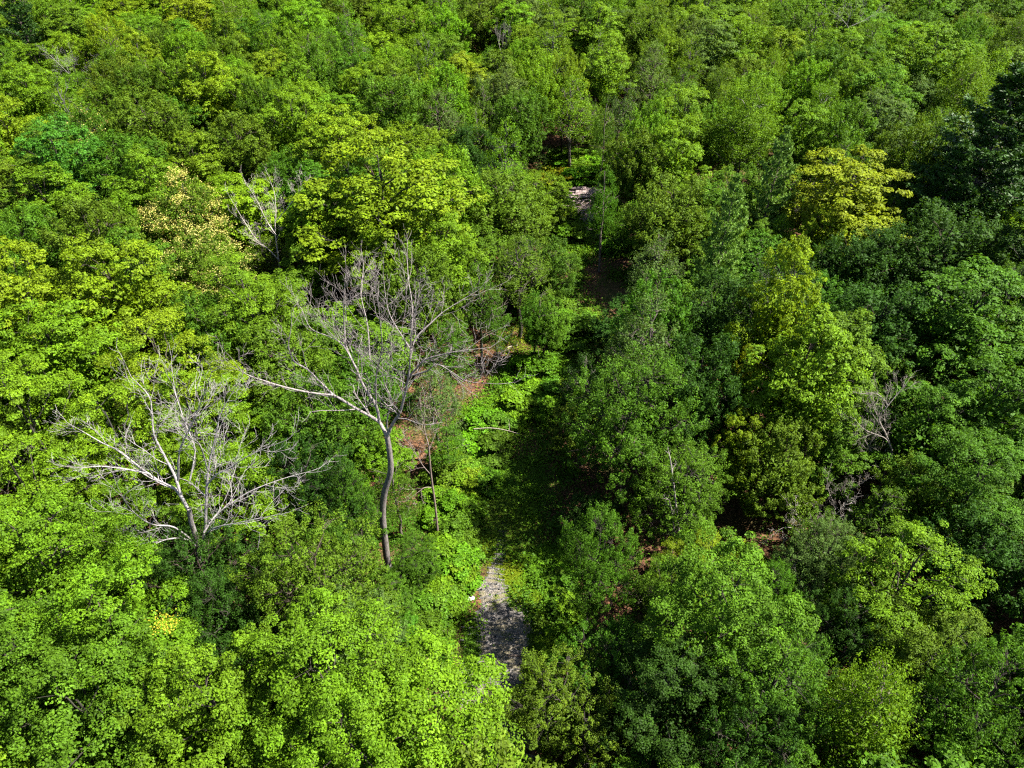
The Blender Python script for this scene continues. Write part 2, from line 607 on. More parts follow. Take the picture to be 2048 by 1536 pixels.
def plant(kind, x, y, H, R, tint, tip=0.4, label=None, group=None, bark=None, short=None, cat='tree', name=None, variant=None, hz=None):
    vs = LIB[kind]
    i = R_.randrange(len(vs)) if variant is None else variant % len(vs)
    cm, tm, r0, _, h0 = vs[i]
    root = bpy.data.objects.new(name or NAME[kind], None)
    COL.objects.link(root)
    root.empty_display_size = 0.5
    root.location = (x, y, float(gz(x, y)))
    root.rotation_euler = (0, 0, R_.uniform(0, 6.283))
    root.scale = (R / r0, R / r0, H / h0)
    root['category'] = cat
    if label:
        root['label'] = label
    if group:
        root['group'] = group
    c = bpy.data.objects.new('foliage' if kind == 'bush' else 'crown', cm)
    t = bpy.data.objects.new('stem' if kind == 'bush' else 'trunk', tm)
    for o in (t, c):
        COL.objects.link(o)
        o.parent = root
    c['tint'] = [float(v) for v in tint]
    c['tip'] = float(tip)
    t['bark'] = [float(v) for v in (bark or jit(BARKS[kind], 0.15))]
    PLACED.append(dict(root=root, kind=kind, x=x, y=y, H=H, R=R, short=short, crown=c))
    return root


# ------------------------------------------------------------------ setting: ground and gravel path
def spaced(lim, near, step):
    a = list(np.arange(0, near + 0.1, step))
    s = step
    while a[-1] < lim:
        s *= 1.25
        a.append(a[-1] + s)
    return np.array(a)


gx = spaced(3000, 90, 1.5)
gx = np.concatenate([-gx[:0:-1], gx])
gy = np.concatenate([-spaced(400, 20, 2)[:0:-1], spaced(3000, 180, 1.5)])
X, Y = np.meshgrid(gx, gy)
Z = gz(X, Y)
Vv = np.stack([X, Y, Z], -1).reshape(-1, 3)
nx = len(gx)
ii, jj = np.meshgrid(np.arange(len(gy) - 1), np.arange(nx - 1), indexing='ij')
a = (ii * nx + jj).reshape(-1)
F = np.stack([a, a + 1, a + nx + 1, a + nx], -1)
me = bpy.data.meshes.new("ground")
me.from_pydata(Vv.tolist(), [], F.tolist())
me.polygons.foreach_set("use_smooth", np.ones(len(F), dtype=bool))
me.materials.append(M_LITTER)
g = bpy.data.objects.new("ground", me)
COL.objects.link(g)
g['kind'] = 'structure'
g['label'] = 'reddish brown leaf litter on the forest floor'

PATH_PX = [(1000, 1520), (1005, 1400), (1000, 1330), (1008, 1250), (985, 1180), (1000, 1110), (1010, 1030), (1025, 940), (1060, 850),
           (1100, 760), (1150, 680), (1190, 600), (1195, 520), (1175, 440), (1165, 380), (1165, 330), (1168, 295)]
PATH = np.array([at(px, py, 0)[:2] for px, py in PATH_PX])


def path_dist(x, y):
    best = 1e9
    for p, q in zip(PATH[:-1], PATH[1:]):
        d = q - p
        t = max(0, min(1, ((x - p[0]) * d[0] + (y - p[1]) * d[1]) / (d @ d)))
        best = min(best, math.hypot(x - p[0] - d[0] * t, y - p[1] - d[1] * t))
    return best


def resample(pl, step):
    out = []
    for p, q in zip(pl[:-1], pl[1:]):
        n = max(1, int(np.linalg.norm(q - p) / step))
        for k in range(n):
            out.append(p + (q - p) * k / n)
    return np.array(out)


pp = resample(PATH[:7], 0.4)
pr = np.random.default_rng(3)
half = 2.3 + 0.5 * np.sin(np.arange(len(pp)) * 0.23) + 0.42 * pr.normal(size=len(pp))
half *= np.interp(pp[:, 1], [17, 22, 25, 27.5, 29, 31], [1.0, 1.3, 1.25, 0.6, 0.3, 0.12])
tn = unit(np.gradient(pp, axis=0))
nrm = np.stack([-tn[:, 1], tn[:, 0]], -1)
rows = []
NW = 9
for k in range(NW):
    u = k / (NW - 1) * 2 - 1
    q = pp + nrm * (half * u)[:, None]
    edge = abs(u) > 0.99
    rows.append(np.stack([q[:, 0], q[:, 1], gz(q[:, 0], q[:, 1]) + (-0.05 if edge else 0.05)], -1))
Vp = np.stack(rows, 1)
nP = len(pp)
Fp = [(i * NW + j, i * NW + j + 1, (i + 1) * NW + j + 1, (i + 1) * NW + j) for i in range(nP - 1) for j in range(NW - 1)]
me = bpy.data.meshes.new("gravel_path")
me.from_pydata(Vp.reshape(-1, 3).tolist(), [], Fp)
me.materials.append(M_GRAVEL)
o = bpy.data.objects.new("gravel_path", me)
COL.objects.link(o)
o['kind'] = 'structure'
o['label'] = 'gravel track coloured dark for shade, with grassy edges running through the gap in the trees'


# loose stones on the track: real geometry, uncountable
def stone_quads(n, rng):
    t = rng.uniform(0, 1, n) * (nP - 2)
    i = t.astype(int)
    u = rng.uniform(-0.95, 0.95, n)
    q = pp[i] + nrm[i] * (half[i] * u)[:, None]
    s = rng.uniform(0.03, 0.10, n)
    c = np.stack([q[:, 0], q[:, 1], gz(q[:, 0], q[:, 1]) + 0.05 + s * 0.3], -1)
    N = unit(rng.normal(size=(n, 3)) * 0.5 + np.array([0, 0, 1]))
    return c, N, s


sr = np.random.default_rng(5)
c, N, s = stone_quads(9000, sr)
base = leaf_quads(c, N, s * 1.6, sr, 0.8, -0.25)
col = np.repeat(sr.uniform(0.03, 0.15, 9000)[:, None], 3, 1) * np.array([1.0, 0.95, 0.9])
M_STONES, nt_, out_ = new_mat("loose_stones")
p_ = nt_.nodes.new("ShaderNodeBsdfPrincipled")
nt_.links.new(attr(nt_, "Col").outputs['Color'], p_.inputs['Base Color'])
p_.inputs['Roughness'].default_value = 0.8
nt_.links.new(p_.outputs[0], out_.inputs[0])
o = bpy.data.objects.new("loose_gravel", quad_mesh("loose_gravel", base, M_STONES, None, col))
COL.objects.link(o)
o['kind'] = 'stuff'
o['label'] = 'loose grey stones strewn over the gravel track'
o['category'] = 'gravel'

# ------------------------------------------------------------------ hero trees: (kind, px, py, width px, height, colour, tip, label, short)
HERO = [
    # bottom left, close under the camera
    ('maple_near', 850, 1510, 370, 13, 'lime', .45, 'lime green maple whose dense crown meets the near end of the gravel track', 'the lime maple at the near end of the track'),
    ('maple_near', 660, 1400, 330, 15, 'bright', .5, 'bright green broad maple crown between the track and the shadowed trees', None),
    ('maple_near', 430, 1440, 290, 15, 'bright', .3, 'bright green maple with deep shaded hollows on its sunny crown', None),
    ('maple_near', 190, 1450, 330, 15, 'fresh', .4, 'fresh green large leaved maple in the near corner of the wood', None),
    ('maple_near', 30, 1330, 260, 16, 'fresh', .3, 'fresh green maple cut by the photo edge above the near corner', None),
    ('maple_near', 250, 1265, 270, 15.5, 'bright', .5, 'bright green maple carrying one golden yellow spray among its leaves', 'the maple with the golden spray'),
    ('maple_near', 700, 1540, 300, 15, 'bright', .5, 'bright lime crown cut by the bottom edge of the photo', None),
    ('oak_near', 640, 1170, 250, 13.5, 'olive', .5, 'olive green fine leaved domed tree in front of the forked bare tree', 'the domed olive tree'),
    ('oak_near', 690, 1290, 210, 11, 'grey', .3, 'greyish green fine leaved tree sloping down to the track', 'the greyish tree by the track'),
    ('oak_near', 410, 1150, 200, 12, 'dark', .3, 'dark green tree hiding the foot of the pale bare tree', None),
    ('oak_near', 450, 1260, 170, 11, 'dark', .2, 'shadowy dark green tree in the hollow between two bright maples', None),
    ('maple_near', 110, 1140, 270, 15.5, 'bright', .5, 'bright green bushy maple under the pale bare tree, on its outer side', None),
    ('maple_layer', 60, 990, 220, 16, 'lime', .5, 'lime green maple beside the twig ends of the pale bare tree', None),
    ('maple_layer', 70, 850, 200, 16.5, 'lime', .6, 'lime green lumpy maple at the photo edge above a dark gap', None),
    ('maple_layer', 250, 890, 210, 15, 'lime', .7, 'lime green maple seen through the pale bare tree branches', 'the lime maple behind the pale bare tree'),
    ('maple_layer', 400, 860, 200, 15, 'lime', .6, 'lime green maple behind the middle of the pale bare tree', None),
    ('maple_layer', 480, 990, 200, 14, 'lime', .6, 'lime green maple under the spreading limb of the pale bare tree', None),
    ('maple_layer', 340, 745, 210, 16, 'yellowgreen', .5, 'yellow green maple above the tips of the pale bare tree', None),
    ('maple', 120, 720, 230, 16, 'lime', .3, 'lime green maple with a dark shaded side at the edge', None),
    ('maple', 60, 610, 210, 16.5, 'yellowgreen', .4, 'yellow green maple at the edge of the photo, highest of its bright patch', None),
    ('maple', 230, 590, 220, 17, 'yellowgreen', .5, 'yellow green broad maple in front of the cream flowered tree', 'the broad yellow green maple'),
    ('maple_layer', 500, 610, 190, 16, 'bright', .6, 'bright green maple below the cream flowered tree and beside a dark gap', None),
    ('oak', 420, 680, 150, 14, 'mid', .4, 'mid green tree in the dip between two bright maples', None),
    ('oak', 560, 740, 190, 12, 'olive', .5, 'olive green tree behind the long side limb of the forked bare tree', None),
    ('oak', 640, 860, 190, 12, 'mid', .3, 'mid green bushy tree under the long limb of the forked bare tree', None),
    ('oak_near', 620, 990, 190, 11.5, 'dark', .2, 'dark glossy tree between the two big bare trees', None),
    ('oak_near', 700, 1020, 130, 10, 'mid', .2, 'narrow mid green tree touching the forked bare trunk', None),
    ('oak', 730, 790, 150, 10, 'mid', .4, 'mid green low tree behind the fork of the big bare tree', None),
    ('airy', 870, 800, 130, 10, 'grey', .3, 'greyish green wispy young tree beside the forked bare tree', None),
    ('airy', 900, 700, 130, 10, 'mid', .3, 'thin mid green young tree behind the drooping bare limb', None),
    # centre left, yellow-green giant
    ('maple', 770, 400, 290, 19, 'yellowgreen', .6, 'huge yellow green maple standing out in the middle of the wood', 'the huge yellow green maple'),
    ('maple', 690, 300, 170, 17, 'yellowgreen', .5, 'yellow green maple crown behind the huge yellow green maple', None),
    ('maple', 650, 450, 140, 15, 'lime', .6, 'lime green low side crown in front of the huge yellow green maple', None),
    ('maple', 880, 510, 150, 15, 'lime', .6, 'lime green maple between the huge yellow green maple and the gap', None),
    ('maple', 770, 540, 130, 13, 'lime', .4, 'lime green maple just behind the top twigs of the forked bare tree', None),
    ('maple', 130, 330, 150, 17, 'bluish', .3, 'bluish green upright tree standing above its yellower neighbours', 'the bluish green tree'),
    ('maple', 110, 420, 150, 14, 'bright', .3, 'bright green tree in front of the bluish green tree', None),
    ('maple', 420, 180, 110, 17, 'yellowgreen', .5, 'yellow green round crown glowing among mid green trees far back', 'the round glowing crown far back'),
    ('maple', 280, 125, 95, 16, 'yellowgreen', .4, 'bright yellow green crown near the distant dark pine', None),
    ('maple', 60, 200, 130, 16, 'lime', .8, 'lime green crown beside the distant bare grey tree', None),
    ('maple', 30, 270, 120, 15, 'yellowgreen', .6, 'yellow green crown next to the bluish green tree at the edge', None),
    ('oak', 300, 260, 150, 15, 'olive', .5, 'olive green crown in the far dip of the wood', None),
    ('oak', 250, 350, 150, 14, 'mid', .4, 'mid green crown behind the cream flowered tree', None),
    ('oak', 480, 300, 140, 14, 'olive', .6, 'olive green crown behind the small bare tree', None),
    ('oak', 60, 500, 150, 13, 'mid', .6, 'mid green speckled crown above the broad yellow green maple', None),
    ('maple', 590, 250, 140, 16, 'lime', .5, 'lime green crown behind the huge yellow green maple, on its far side', None),
    ('maple', 500, 200, 100, 16, 'lime', .5, 'lime green crown touching the round glowing crown far back', None),
    # centre
    ('oak', 1005, 410, 160, 13, 'olive', .5, 'olive green open tree with a visible trunk beside the log clearing', 'the open tree by the log clearing'),
    ('airy', 1040, 540, 150, 12, 'olive', .5, 'olive green wispy tree halfway up the corridor', None),
    ('airy', 960, 590, 110, 11, 'mid', .4, 'mid green wispy tree beside the sunlit brown gap', None),
    ('oak', 1090, 640, 80, 8, 'fresh', .3, 'small fresh green tree in the shaded middle of the corridor', None),
    ('airy', 880, 240, 120, 14, 'grey', .3, 'greyish green slim tree behind the huge yellow green maple', None),
    ('oak', 1040, 240, 110, 14, 'mid', .4, 'mid green tree at the head of the corridor', None),
    ('oak', 940, 310, 100, 12, 'dark', .3, 'dark green tree shading the edge of the corridor', None),
    ('maple', 1215, 140, 110, 16, 'lime', .5, 'lime green crown above the head of the corridor', 'the lime crown at the head of the corridor'),
    ('oak', 1300, 70, 110, 16, 'olive', 1.0, 'olive crown with warm yellowed tips far behind the head of the corridor', None),
    ('maple', 1360, 250, 120, 16, 'lime', .6, 'lime green crown between the corridor head and the soft feathery tree', None),
    ('fine', 1490, 245, 160, 18, 'bright', .5, 'soft bright green feathery tree with a smooth rounded outline', 'the soft feathery tree'),
    ('oak', 1270, 330, 110, 14, 'olive', .4, 'olive green tree on the far side of the log clearing', None),
    ('oak', 1335, 425, 150, 14, 'olive', .7, 'olive green fine leaved tree across from the log clearing', 'the olive tree across from the logs'),
    ('airy', 1310, 540, 130, 13, 'grey', .4, 'greyish green tree with thin pale twigs over the dark corridor', None),
    ('pine', 1545, 375, 110, 17, 'pinepale', .3, 'pale blue-green young pine with plume like top, behind the other pale pine', 'the farther pale pine'),
    ('pine', 1445, 490, 130, 17, 'pinepale', .3, 'pale blue-green young pine with soft upswept plumes', 'the nearer pale pine'),
    ('maple', 1400, 420, 100, 13, 'fresh', .4, 'fresh green crown tucked behind the nearer pale pine', None),
    ('maple', 1700, 385, 220, 16, 'yellow', .8, 'yellow turning broad maple standing out among green crowns', 'the yellow turning maple'),
    ('maple', 1640, 470, 90, 12, 'yellowgreen', .6, 'small yellow green crown in front of the yellow turning maple', None),
    ('pine', 1970, 320, 260, 22, 'pinedark', .3, 'dark tall pine with layered boughs at the edge of the photo', 'the tall dark pine'),
    ('pine', 1880, 410, 160, 16, 'pinedark', .3, 'dark lower pine bough mass in front of the tall dark pine', None),
    ('maple', 1750, 250, 130, 15, 'grey', .6, 'greyish crown dusted with pale tips behind the yellow turning maple', None),
    ('maple', 1860, 130, 150, 17, 'bright', .5, 'bright green tall crown behind the tall dark pine', None),
    ('fine', 1930, 190, 150, 18, 'bright', .6, 'bright green smooth crown above the tall dark pine', None),
    ('oak', 1640, 150, 110, 15, 'mid', .5, 'mid green speckled crown behind the soft feathery tree', None),
    ('maple', 1600, 270, 110, 15, 'bright', .4, 'bright green crown touching the soft feathery tree', None),
    ('pine', 45, 55, 110, 19, 'pinedark', .2, 'dark pine with tiered boughs far off beside the photo corner', 'the distant dark pine'),
    ('oak', 1480, 385, 110, 12, 'fresh', .4, 'fresh green small crown wedged between the two pale pines', None),
    # right side
    ('oak', 1900, 500, 200, 15, 'dark', .5, 'dark green tree with pale leaf tips below the dark pine boughs', None),
    ('oak', 1730, 520, 170, 13, 'dark', .4, 'dark green tree in front of the yellow turning maple', None),
    ('maple', 1560, 620, 150, 19, 'yellowgreen', .5, 'yellow green domed top of the bright column of maples on the shaded side', 'the yellow domed maple'),
    ('maple', 1600, 760, 190, 17, 'lime', .4, 'lime green tall maple just in front of the yellow domed maple', 'the lime column maple'),
    ('oak', 1420, 640, 170, 14, 'dark', .4, 'dark green dense tree between the pale aspen and the yellow domed maple', None),
    ('oak', 1760, 650, 190, 13, 'dark', .3, 'dark green tree in the shaded bowl behind the twisted bare tree', None),
    ('maple', 1930, 640, 230, 15, 'mid', .3, 'mid green broad tree above the twisted bare tree, by the edge', None),
    ('airy', 1290, 700, 180, 17, 'grey', .3, 'greyish green aspen with pale branches showing through thin leaves', 'the pale branched aspen'),
    ('oak', 1390, 780, 170, 15, 'dark', .4, 'dark green tree behind the pale branched aspen', None),
    ('oak_near', 1268, 825, 235, 15.5, 'mid', .6, 'mid green large open tree that shades the grassy track', 'the large open tree by the track'),
    ('oak_near', 1365, 975, 180, 11, 'fresh', .4, 'fresh green smaller tree in front of the large open tree by the track', None),
    ('oak_near', 1190, 1122, 145, 12, 'mid', .3, 'small dark green tree on a single bare stem beside the track', 'the small single stemmed tree'),
    ('maple', 1475, 900, 90, 11, 'yellowgreen', .5, 'small yellow green maple lit against dark shade', None),
    ('maple', 1480, 775, 60, 12, 'yellow', .5, 'very small yellow crown catching sun beside the lime column maple', None),
    ('oak', 1560, 930, 150, 11, 'olive', .6, 'olive green tree at the foot of the lime column maple', None),
    ('maple', 1660, 900, 130, 10, 'fresh', .3, 'fresh green low crown touching the twisted bare tree', None),
    ('maple', 1840, 870, 160, 12, 'mid', .5, 'mid green crown on the outer side of the twisted bare tree', None),
    ('maple', 1970, 820, 190, 14, 'mid', .3, 'mid green leafy crown at the edge beside the twisted bare tree', None),
    ('maple_near', 1940, 990, 220, 13, 'mid', .3, 'mid green shaded crown near the edge, in front of the twisted bare tree', None),
    ('oak', 1830, 1010, 150, 10, 'olive', .5, 'olive green low crown in front of the twisted bare tree', None),
    ('maple_layer', 1395, 1120, 120, 9.5, 'yellowgreen', .8, 'small yellow green tree below two pale birch stems', 'the small yellow green tree'),
    ('maple_near', 1440, 1230, 270, 15, 'fresh', .2, 'fresh green tall full crowned tree with a pointed top', 'the pointed fresh green tree'),
    ('oak_near', 1640, 1120, 150, 9, 'grey', .4, 'greyish green thin tree full of bare twigs', None),
    ('maple_layer', 1810, 1170, 230, 13, 'lime', .4, 'lime green maple with outreaching layered boughs on the shady side', 'the lime maple with layered boughs'),
    ('oak', 1960, 1130, 190, 11, 'dark', .2, 'dark green tree in shade behind the maple with layered boughs', None),
    ('oak_near', 1690, 1270, 150, 9, 'dark', .4, 'dark green low tree between two bright crowns', None),
    ('oak_near', 1130, 1420, 210, 9, 'olive', .9, 'olive yellow tipped sparse tree leaning over the near track', 'the yellow tipped sparse tree'),
    ('maple_near', 1340, 1400, 230, 12, 'deep', .3, 'very dark shaded crown beside the yellow tipped sparse tree', None),
    ('oak_near', 1530, 1390, 250, 13, 'mid', .5, 'mid green crown in front of the pointed fresh green tree', None),
    ('fine', 1730, 1430, 230, 15, 'bright', .6, 'bright green feathery crown near the bottom edge', 'the bright feathery crown'),
    ('maple_layer', 1870, 1300, 200, 12, 'olive', .4, 'olive green crown in front of the maple with layered boughs', None),
    ('oak_near', 1950, 1430, 240, 14, 'mid', .2, 'mid green dense crown in the near corner on the shady side', None),
    ('oak_near', 1480, 1510, 200, 12, 'dark', .4, 'dark green crown cut by the bottom edge', None),
    # low bushes and saplings around the corridor
    ('oak_near', 830, 1120, 90, 5, 'mid', .3, 'low mid green sapling behind the foot of the forked bare tree', None),
    ('oak_near', 760, 1210, 120, 6, 'fresh', .3, 'low fresh green sapling in front of the foot of the forked bare tree', None),
    ('maple', 1060, 300, 60, 5, 'grey', .3, 'small greyish sapling beside the sunlit head of the corridor', None),
]
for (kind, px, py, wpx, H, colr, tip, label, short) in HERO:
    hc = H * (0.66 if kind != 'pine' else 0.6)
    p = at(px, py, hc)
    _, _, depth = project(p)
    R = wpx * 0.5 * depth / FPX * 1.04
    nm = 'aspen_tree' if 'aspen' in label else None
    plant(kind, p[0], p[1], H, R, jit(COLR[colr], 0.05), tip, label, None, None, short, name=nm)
N_HERO = len(PLACED)


# ------------------------------------------------------------------ bare dead trees, traced limb by limb
def grow(w, start, d, length, r, depth, rng, up=0.12, wob=0.16):
    n = 5
    pts = [start]
    dd = d.copy()
    for k in range(n - 1):
        dd = unit((dd + rng.normal(size=3) * wob + np.array([0, 0, up]))[None])[0]
        pts.append(pts[-1] + dd * length / (n - 1))
    pts = np.array(pts)
    w.tube(pts, r, max(0.005, r * 0.35), 3 if r < 0.04 else 4)
    if depth > 0:
        m = rng.integers(3, 6)
        for k in range(m):
            t = 0.2 + 0.78 * (k + rng.uniform()) / m
            i = min(n - 2, int(t * (n - 1)))
            f = t * (n - 1) - i
            q = pts[i] * (1 - f) + pts[i + 1] * f
            ax = unit((pts[i + 1] - pts[i])[None])[0]
            side = unit(np.cross(ax, rng.normal(size=3))[None])[0]
            nd = unit((ax * 0.75 + side * rng.uniform(0.5, 0.95))[None])[0]
            grow(w, q, nd, length * (1 - 0.40 * t) * rng.uniform(0.45, 0.75), max(0.006, r * 0.5), depth - 1, rng, up, wob)


def smooth_line(pts, m=4):
    pts = np.asarray(pts, float)
    out = []
    P = np.vstack([2 * pts[0] - pts[1], pts, 2 * pts[-1] - pts[-2]])
    for i in range(1, len(P) - 2):
        for k in range(m):
            t = k / m
            out.append(0.5 * ((2 * P[i]) + (-P[i - 1] + P[i + 1]) * t + (2 * P[i - 1] - 5 * P[i] + 4 * P[i + 1] - P[i + 2]) * t * t
                              + (-P[i - 1] + 3 * P[i] - 3 * P[i + 1] + P[i + 2]) * t ** 3))
    out.append(pts[-1])
    return np.array(out)


def dead_tree(label, Y0, trunk, limbs, seed, bark, tr_r, name='dead_tree', twig_len=2.4, spread=2.0, depth=2, dens=1.0, group=None, up=0.12):
    """trunk: [(px,py)] from the foot up; limbs: [([(px,py)..], r0, r1, lean in depth)]"""
    rng = np.random.default_rng(seed)
    root = bpy.data.objects.new(name, None)
    COL.objects.link(root)
    b = at_y(trunk[0][0], trunk[0][1], Y0)
    root.location = b
    root['label'], root['category'] = label, 'tree'
    if group:
        root['group'] = group
    w = Wood()
    tp = [at_y(px, py, Y0) for px, py in trunk]
    foot = tp[0].copy()
    foot[2] = gz(foot[0], foot[1]) - 0.3
    foot[0] = tp[0][0] + (tp[0][0] - tp[1][0]) * 0.1
    tp = [foot] + tp if foot[2] < tp[0][2] - 0.4 else tp
    sp = smooth_line(tp, 4)
    rr = np.linspace(tr_r, tr_r * 0.62, len(sp))
    rr[0] *= 1.35
    w.tube(sp, rr, None, 9)
    t = bpy.data.objects.new('trunk', w.mesh('dead_trunk', M_BARK, b))
    t.parent = root
    t['bark'] = list(bark[0])
    COL.objects.link(t)
    for (pl, r0, r1, lean) in limbs:
        r0, r1 = r0 * 0.78, r1 * 0.8
        w = Wood()
        m = len(pl)
        pts = [at_y(px, py, Y0 + lean * (k / (m - 1))) for k, (px, py) in enumerate(pl)]
        sp = smooth_line(pts, 4)
        w.tube(sp, np.linspace(r0, r1, len(sp)), None, 6)
        L = np.sum(np.linalg.norm(np.diff(sp, axis=0), axis=1))
        k = int(L * 1.7 * dens)
        for q in range(k):
            u = 0.22 + 0.78 * (q + rng.uniform()) / k
            i = min(len(sp) - 2, int(u * (len(sp) - 1)))
            ax = unit((sp[i + 1] - sp[i])[None])[0]
            side = unit(np.cross(ax, rng.normal(size=3) * np.array([1, spread, 1]))[None])[0]
            nd = unit((ax * 0.8 + side * rng.uniform(0.4, 0.9) + np.array([0, 0, 0.15]))[None])[0]
            r = (r0 * (1 - u) + r1 * u) * 0.5
            grow(w, sp[i], nd, twig_len * rng.uniform(0.5, 1.15) * (1.15 - 0.5 * u), max(0.013, r), depth, rng, up)
        grow(w, sp[-1], unit((sp[-1] - sp[-2])[None])[0], twig_len * 0.6, max(0.014, r1), 1, rng, up)
        o = bpy.data.objects.new('branch', w.mesh('dead_branch', M_BARK, b))
        o.parent = root
        o['bark'] = list(bark[1])
        COL.objects.link(o)
    PLACED.append(dict(root=root, kind='dead', x=b[0], y=b[1], H=15, R=0.5, short=None, crown=None))
    return root


GB = ((0.15, 0.132, 0.125), (0.21, 0.185, 0.18))
foot = at(777, 1142, 0)
dead_tree('tall forked bare dead tree with a bent grey trunk, standing beside the track', foot[1],
          [(777, 1140), (770, 1085), (765, 1030), (769, 985), (781, 945), (779, 905), (774, 872)],
          [([(774, 872), (765, 855), (759, 845), (740, 832), (714, 818), (680, 797), (667, 790), (643, 767), (615, 739), (588, 722), (577, 691), (581, 664)], .15, .03, 1.5),
           ([(667, 790), (632, 787), (581, 777), (533, 763), (489, 746), (462, 715)], .08, .018, -2.5),
           ([(759, 845), (752, 812), (726, 770), (712, 736), (697, 705), (690, 678), (687, 616), (690, 562)], .12, .02, 1.0),
           ([(712, 736), (687, 691), (660, 674), (622, 657), (604, 620)], .06, .015, 2.5),
           ([(752, 812), (752, 756), (758, 725), (764, 695), (760, 640), (752, 560)], .07, .015, -2.0),
           ([(774, 872), (781, 856), (790, 840), (800, 825), (810, 787), (817, 753), (820, 719), (822, 678), (829, 637), (837, 589)], .15, .02, -1.0),
           ([(822, 700), (808, 678), (783, 637), (772, 599), (766, 545)], .06, .015, 1.5),
           ([(821, 690), (825, 620), (817, 560), (815, 525)], .05, .015, 2.5),
           ([(820, 719), (831, 678), (861, 647), (892, 620), (954, 582)], .08, .015, 1.5),
           ([(817, 753), (835, 735), (851, 719), (885, 709), (919, 702), (981, 695)], .08, .015, -1.5),
           ([(817, 753), (854, 742), (875, 729), (905, 745), (936, 763), (998, 768)], .06, .012, -3.0),
           ([(774, 860), (775, 835), (783, 801), (770, 770), (762, 745), (732, 710)], .07, .015, -1.0),
           ([(740, 720), (735, 650), (722, 590), (726, 545)], .05, .012, 3.0)],
          41, GB, 0.25, twig_len=2.9, depth=2, dens=0.85)
WB = ((0.17, 0.155, 0.15), (0.27, 0.25, 0.25))
dead_tree('pale silvery bare dead tree with spreading limbs, rising out of lime maples', 24.5,
          [(403, 1130), (398, 1103), (392, 1075), (383, 1045), (378, 1018)],
          [([(378, 1018), (373, 1013), (352, 979), (318, 962), (284, 938), (239, 903), (205, 886), (164, 862)], .14, .02, 0.8),
           ([(362, 990), (349, 951), (328, 910), (308, 869), (304, 825), (297, 791), (262, 753)], .10, .015, 2.0),
           ([(356, 960), (359, 903), (380, 856), (397, 818), (421, 753)], .08, .015, -1.5),
           ([(398, 1103), (410, 1060), (412, 1006), (415, 955), (421, 914), (434, 862), (441, 828), (472, 773)], .12, .018, 1.5),
           ([(414, 970), (432, 950), (455, 938), (506, 907), (574, 880)], .07, .012, -1.0),
           ([(408, 1065), (424, 1040), (441, 1023), (496, 985), (564, 958), (626, 941)], .08, .012, 2.0),
           ([(402, 1085), (424, 1058), (479, 1045), (564, 1028)], .07, .012, -2.0),
           ([(398, 1098), (376, 1080), (342, 1077), (308, 1090), (280, 1117)], .06, .012, -1.5),
           ([(396, 1090), (349, 1055), (310, 1050), (284, 1038), (256, 1011), (236, 975)], .07, .012, -2.0),
           ([(300, 948), (250, 938), (205, 933), (164, 935)], .06, .012, -1.5),
           ([(380, 960), (390, 900), (372, 850), (352, 790), (345, 745)], .06, .012, 2.5),
           ([(415, 940), (400, 890), (375, 870), (360, 830)], .05, .012, -2.5)],
          42, WB, 0.19, twig_len=2.6, depth=2, dens=0.75)
dead_tree('small pale bare forked tree against the shaded edge of the huge yellow green maple', at(562, 590, 2.0)[1],
          [(563, 600), (562, 575), (561, 550), (558, 520)],
          [([(558, 520), (552, 480), (550, 444), (550, 393), (540, 360)], .10, .02, 1),
           ([(558, 520), (535, 497), (513, 479), (489, 444), (460, 395)], .09, .02, -1),
           ([(552, 470), (533, 441), (513, 400), (492, 366)], .07, .015, 1),
           ([(551, 444), (575, 415), (598, 383), (605, 360)], .06, .015, -1)],
          43, ((0.26, 0.22, 0.19), (0.42, 0.38, 0.34)), 0.16, twig_len=2.2, depth=2, dens=0.9, up=0.2)
dead_tree('twisted pale bare tree with a crooked top on the shaded side', at(1758, 985, 3.0)[1],
          [(1755, 1000), (1760, 975), (1772, 941), (1784, 900)],
          [([(1784, 900), (1772, 869), (1762, 850), (1758, 838), (1763, 825), (1774, 813), (1768, 800), (1751, 787), (1724, 787)], .09, .025, 0.5),
           ([(1774, 813), (1792, 791), (1810, 770)], .05, .02, 0.5),
           ([(1784, 900), (1772, 878), (1750, 868), (1734, 862), (1720, 850)], .06, .02, -0.5),
           ([(1758, 944), (1745, 910), (1734, 886), (1712, 855), (1690, 828)], .05, .015, 0.5),
           ([(1765, 965), (1790, 975), (1827, 972)], .04, .012, -0.5),
           ([(1765, 935), (1735, 930), (1715, 938), (1700, 955)], .04, .012, -0.8)],
          44, ((0.10, 0.085, 0.075), (0.22, 0.195, 0.17)), 0.13, twig_len=1.9, depth=2, dens=1.3)
dead_tree('grey tangle of dead twigs below the twisted bare tree', at(1690, 1035, 3)[1], [(1690, 1060), (1685, 1040), (1680, 1025)],
          [([(1680, 1025), (1660, 990), (1655, 960)], .045, .012, .6), ([(1680, 1025), (1700, 985), (1725, 965)], .045, .012, -.6),
           ([(1682, 1030), (1640, 1020), (1610, 1000)], .04, .012, 0), ([(1684, 1035), (1720, 1020), (1745, 1000)], .04, .012, .4)],
          61, ((0.14, 0.12, 0.105), (0.24, 0.215, 0.19)), 0.07, twig_len=1.7, depth=2, dens=1.2)
dead_tree('thin bare brown stem with tangled twigs beside the brown clearing', at(877, 1082, 0)[1],
          [(877, 1082), (870, 1010), (862, 950), (857, 890)],
          [([(857, 890), (848, 850), (850, 800)], .05, .012, 0.5), ([(862, 950), (845, 930), (830, 905), (815, 880)], .035, .01, -0.8),
           ([(866, 975), (850, 975), (835, 985), (815, 1000)], .03, .01, -0.8), ([(858, 900), (870, 870), (885, 830)], .03, .01, 0.8)],
          45, ((0.17, 0.13, 0.11), (0.24, 0.19, 0.17)), 0.09, twig_len=1.6, depth=2, dens=1.1)
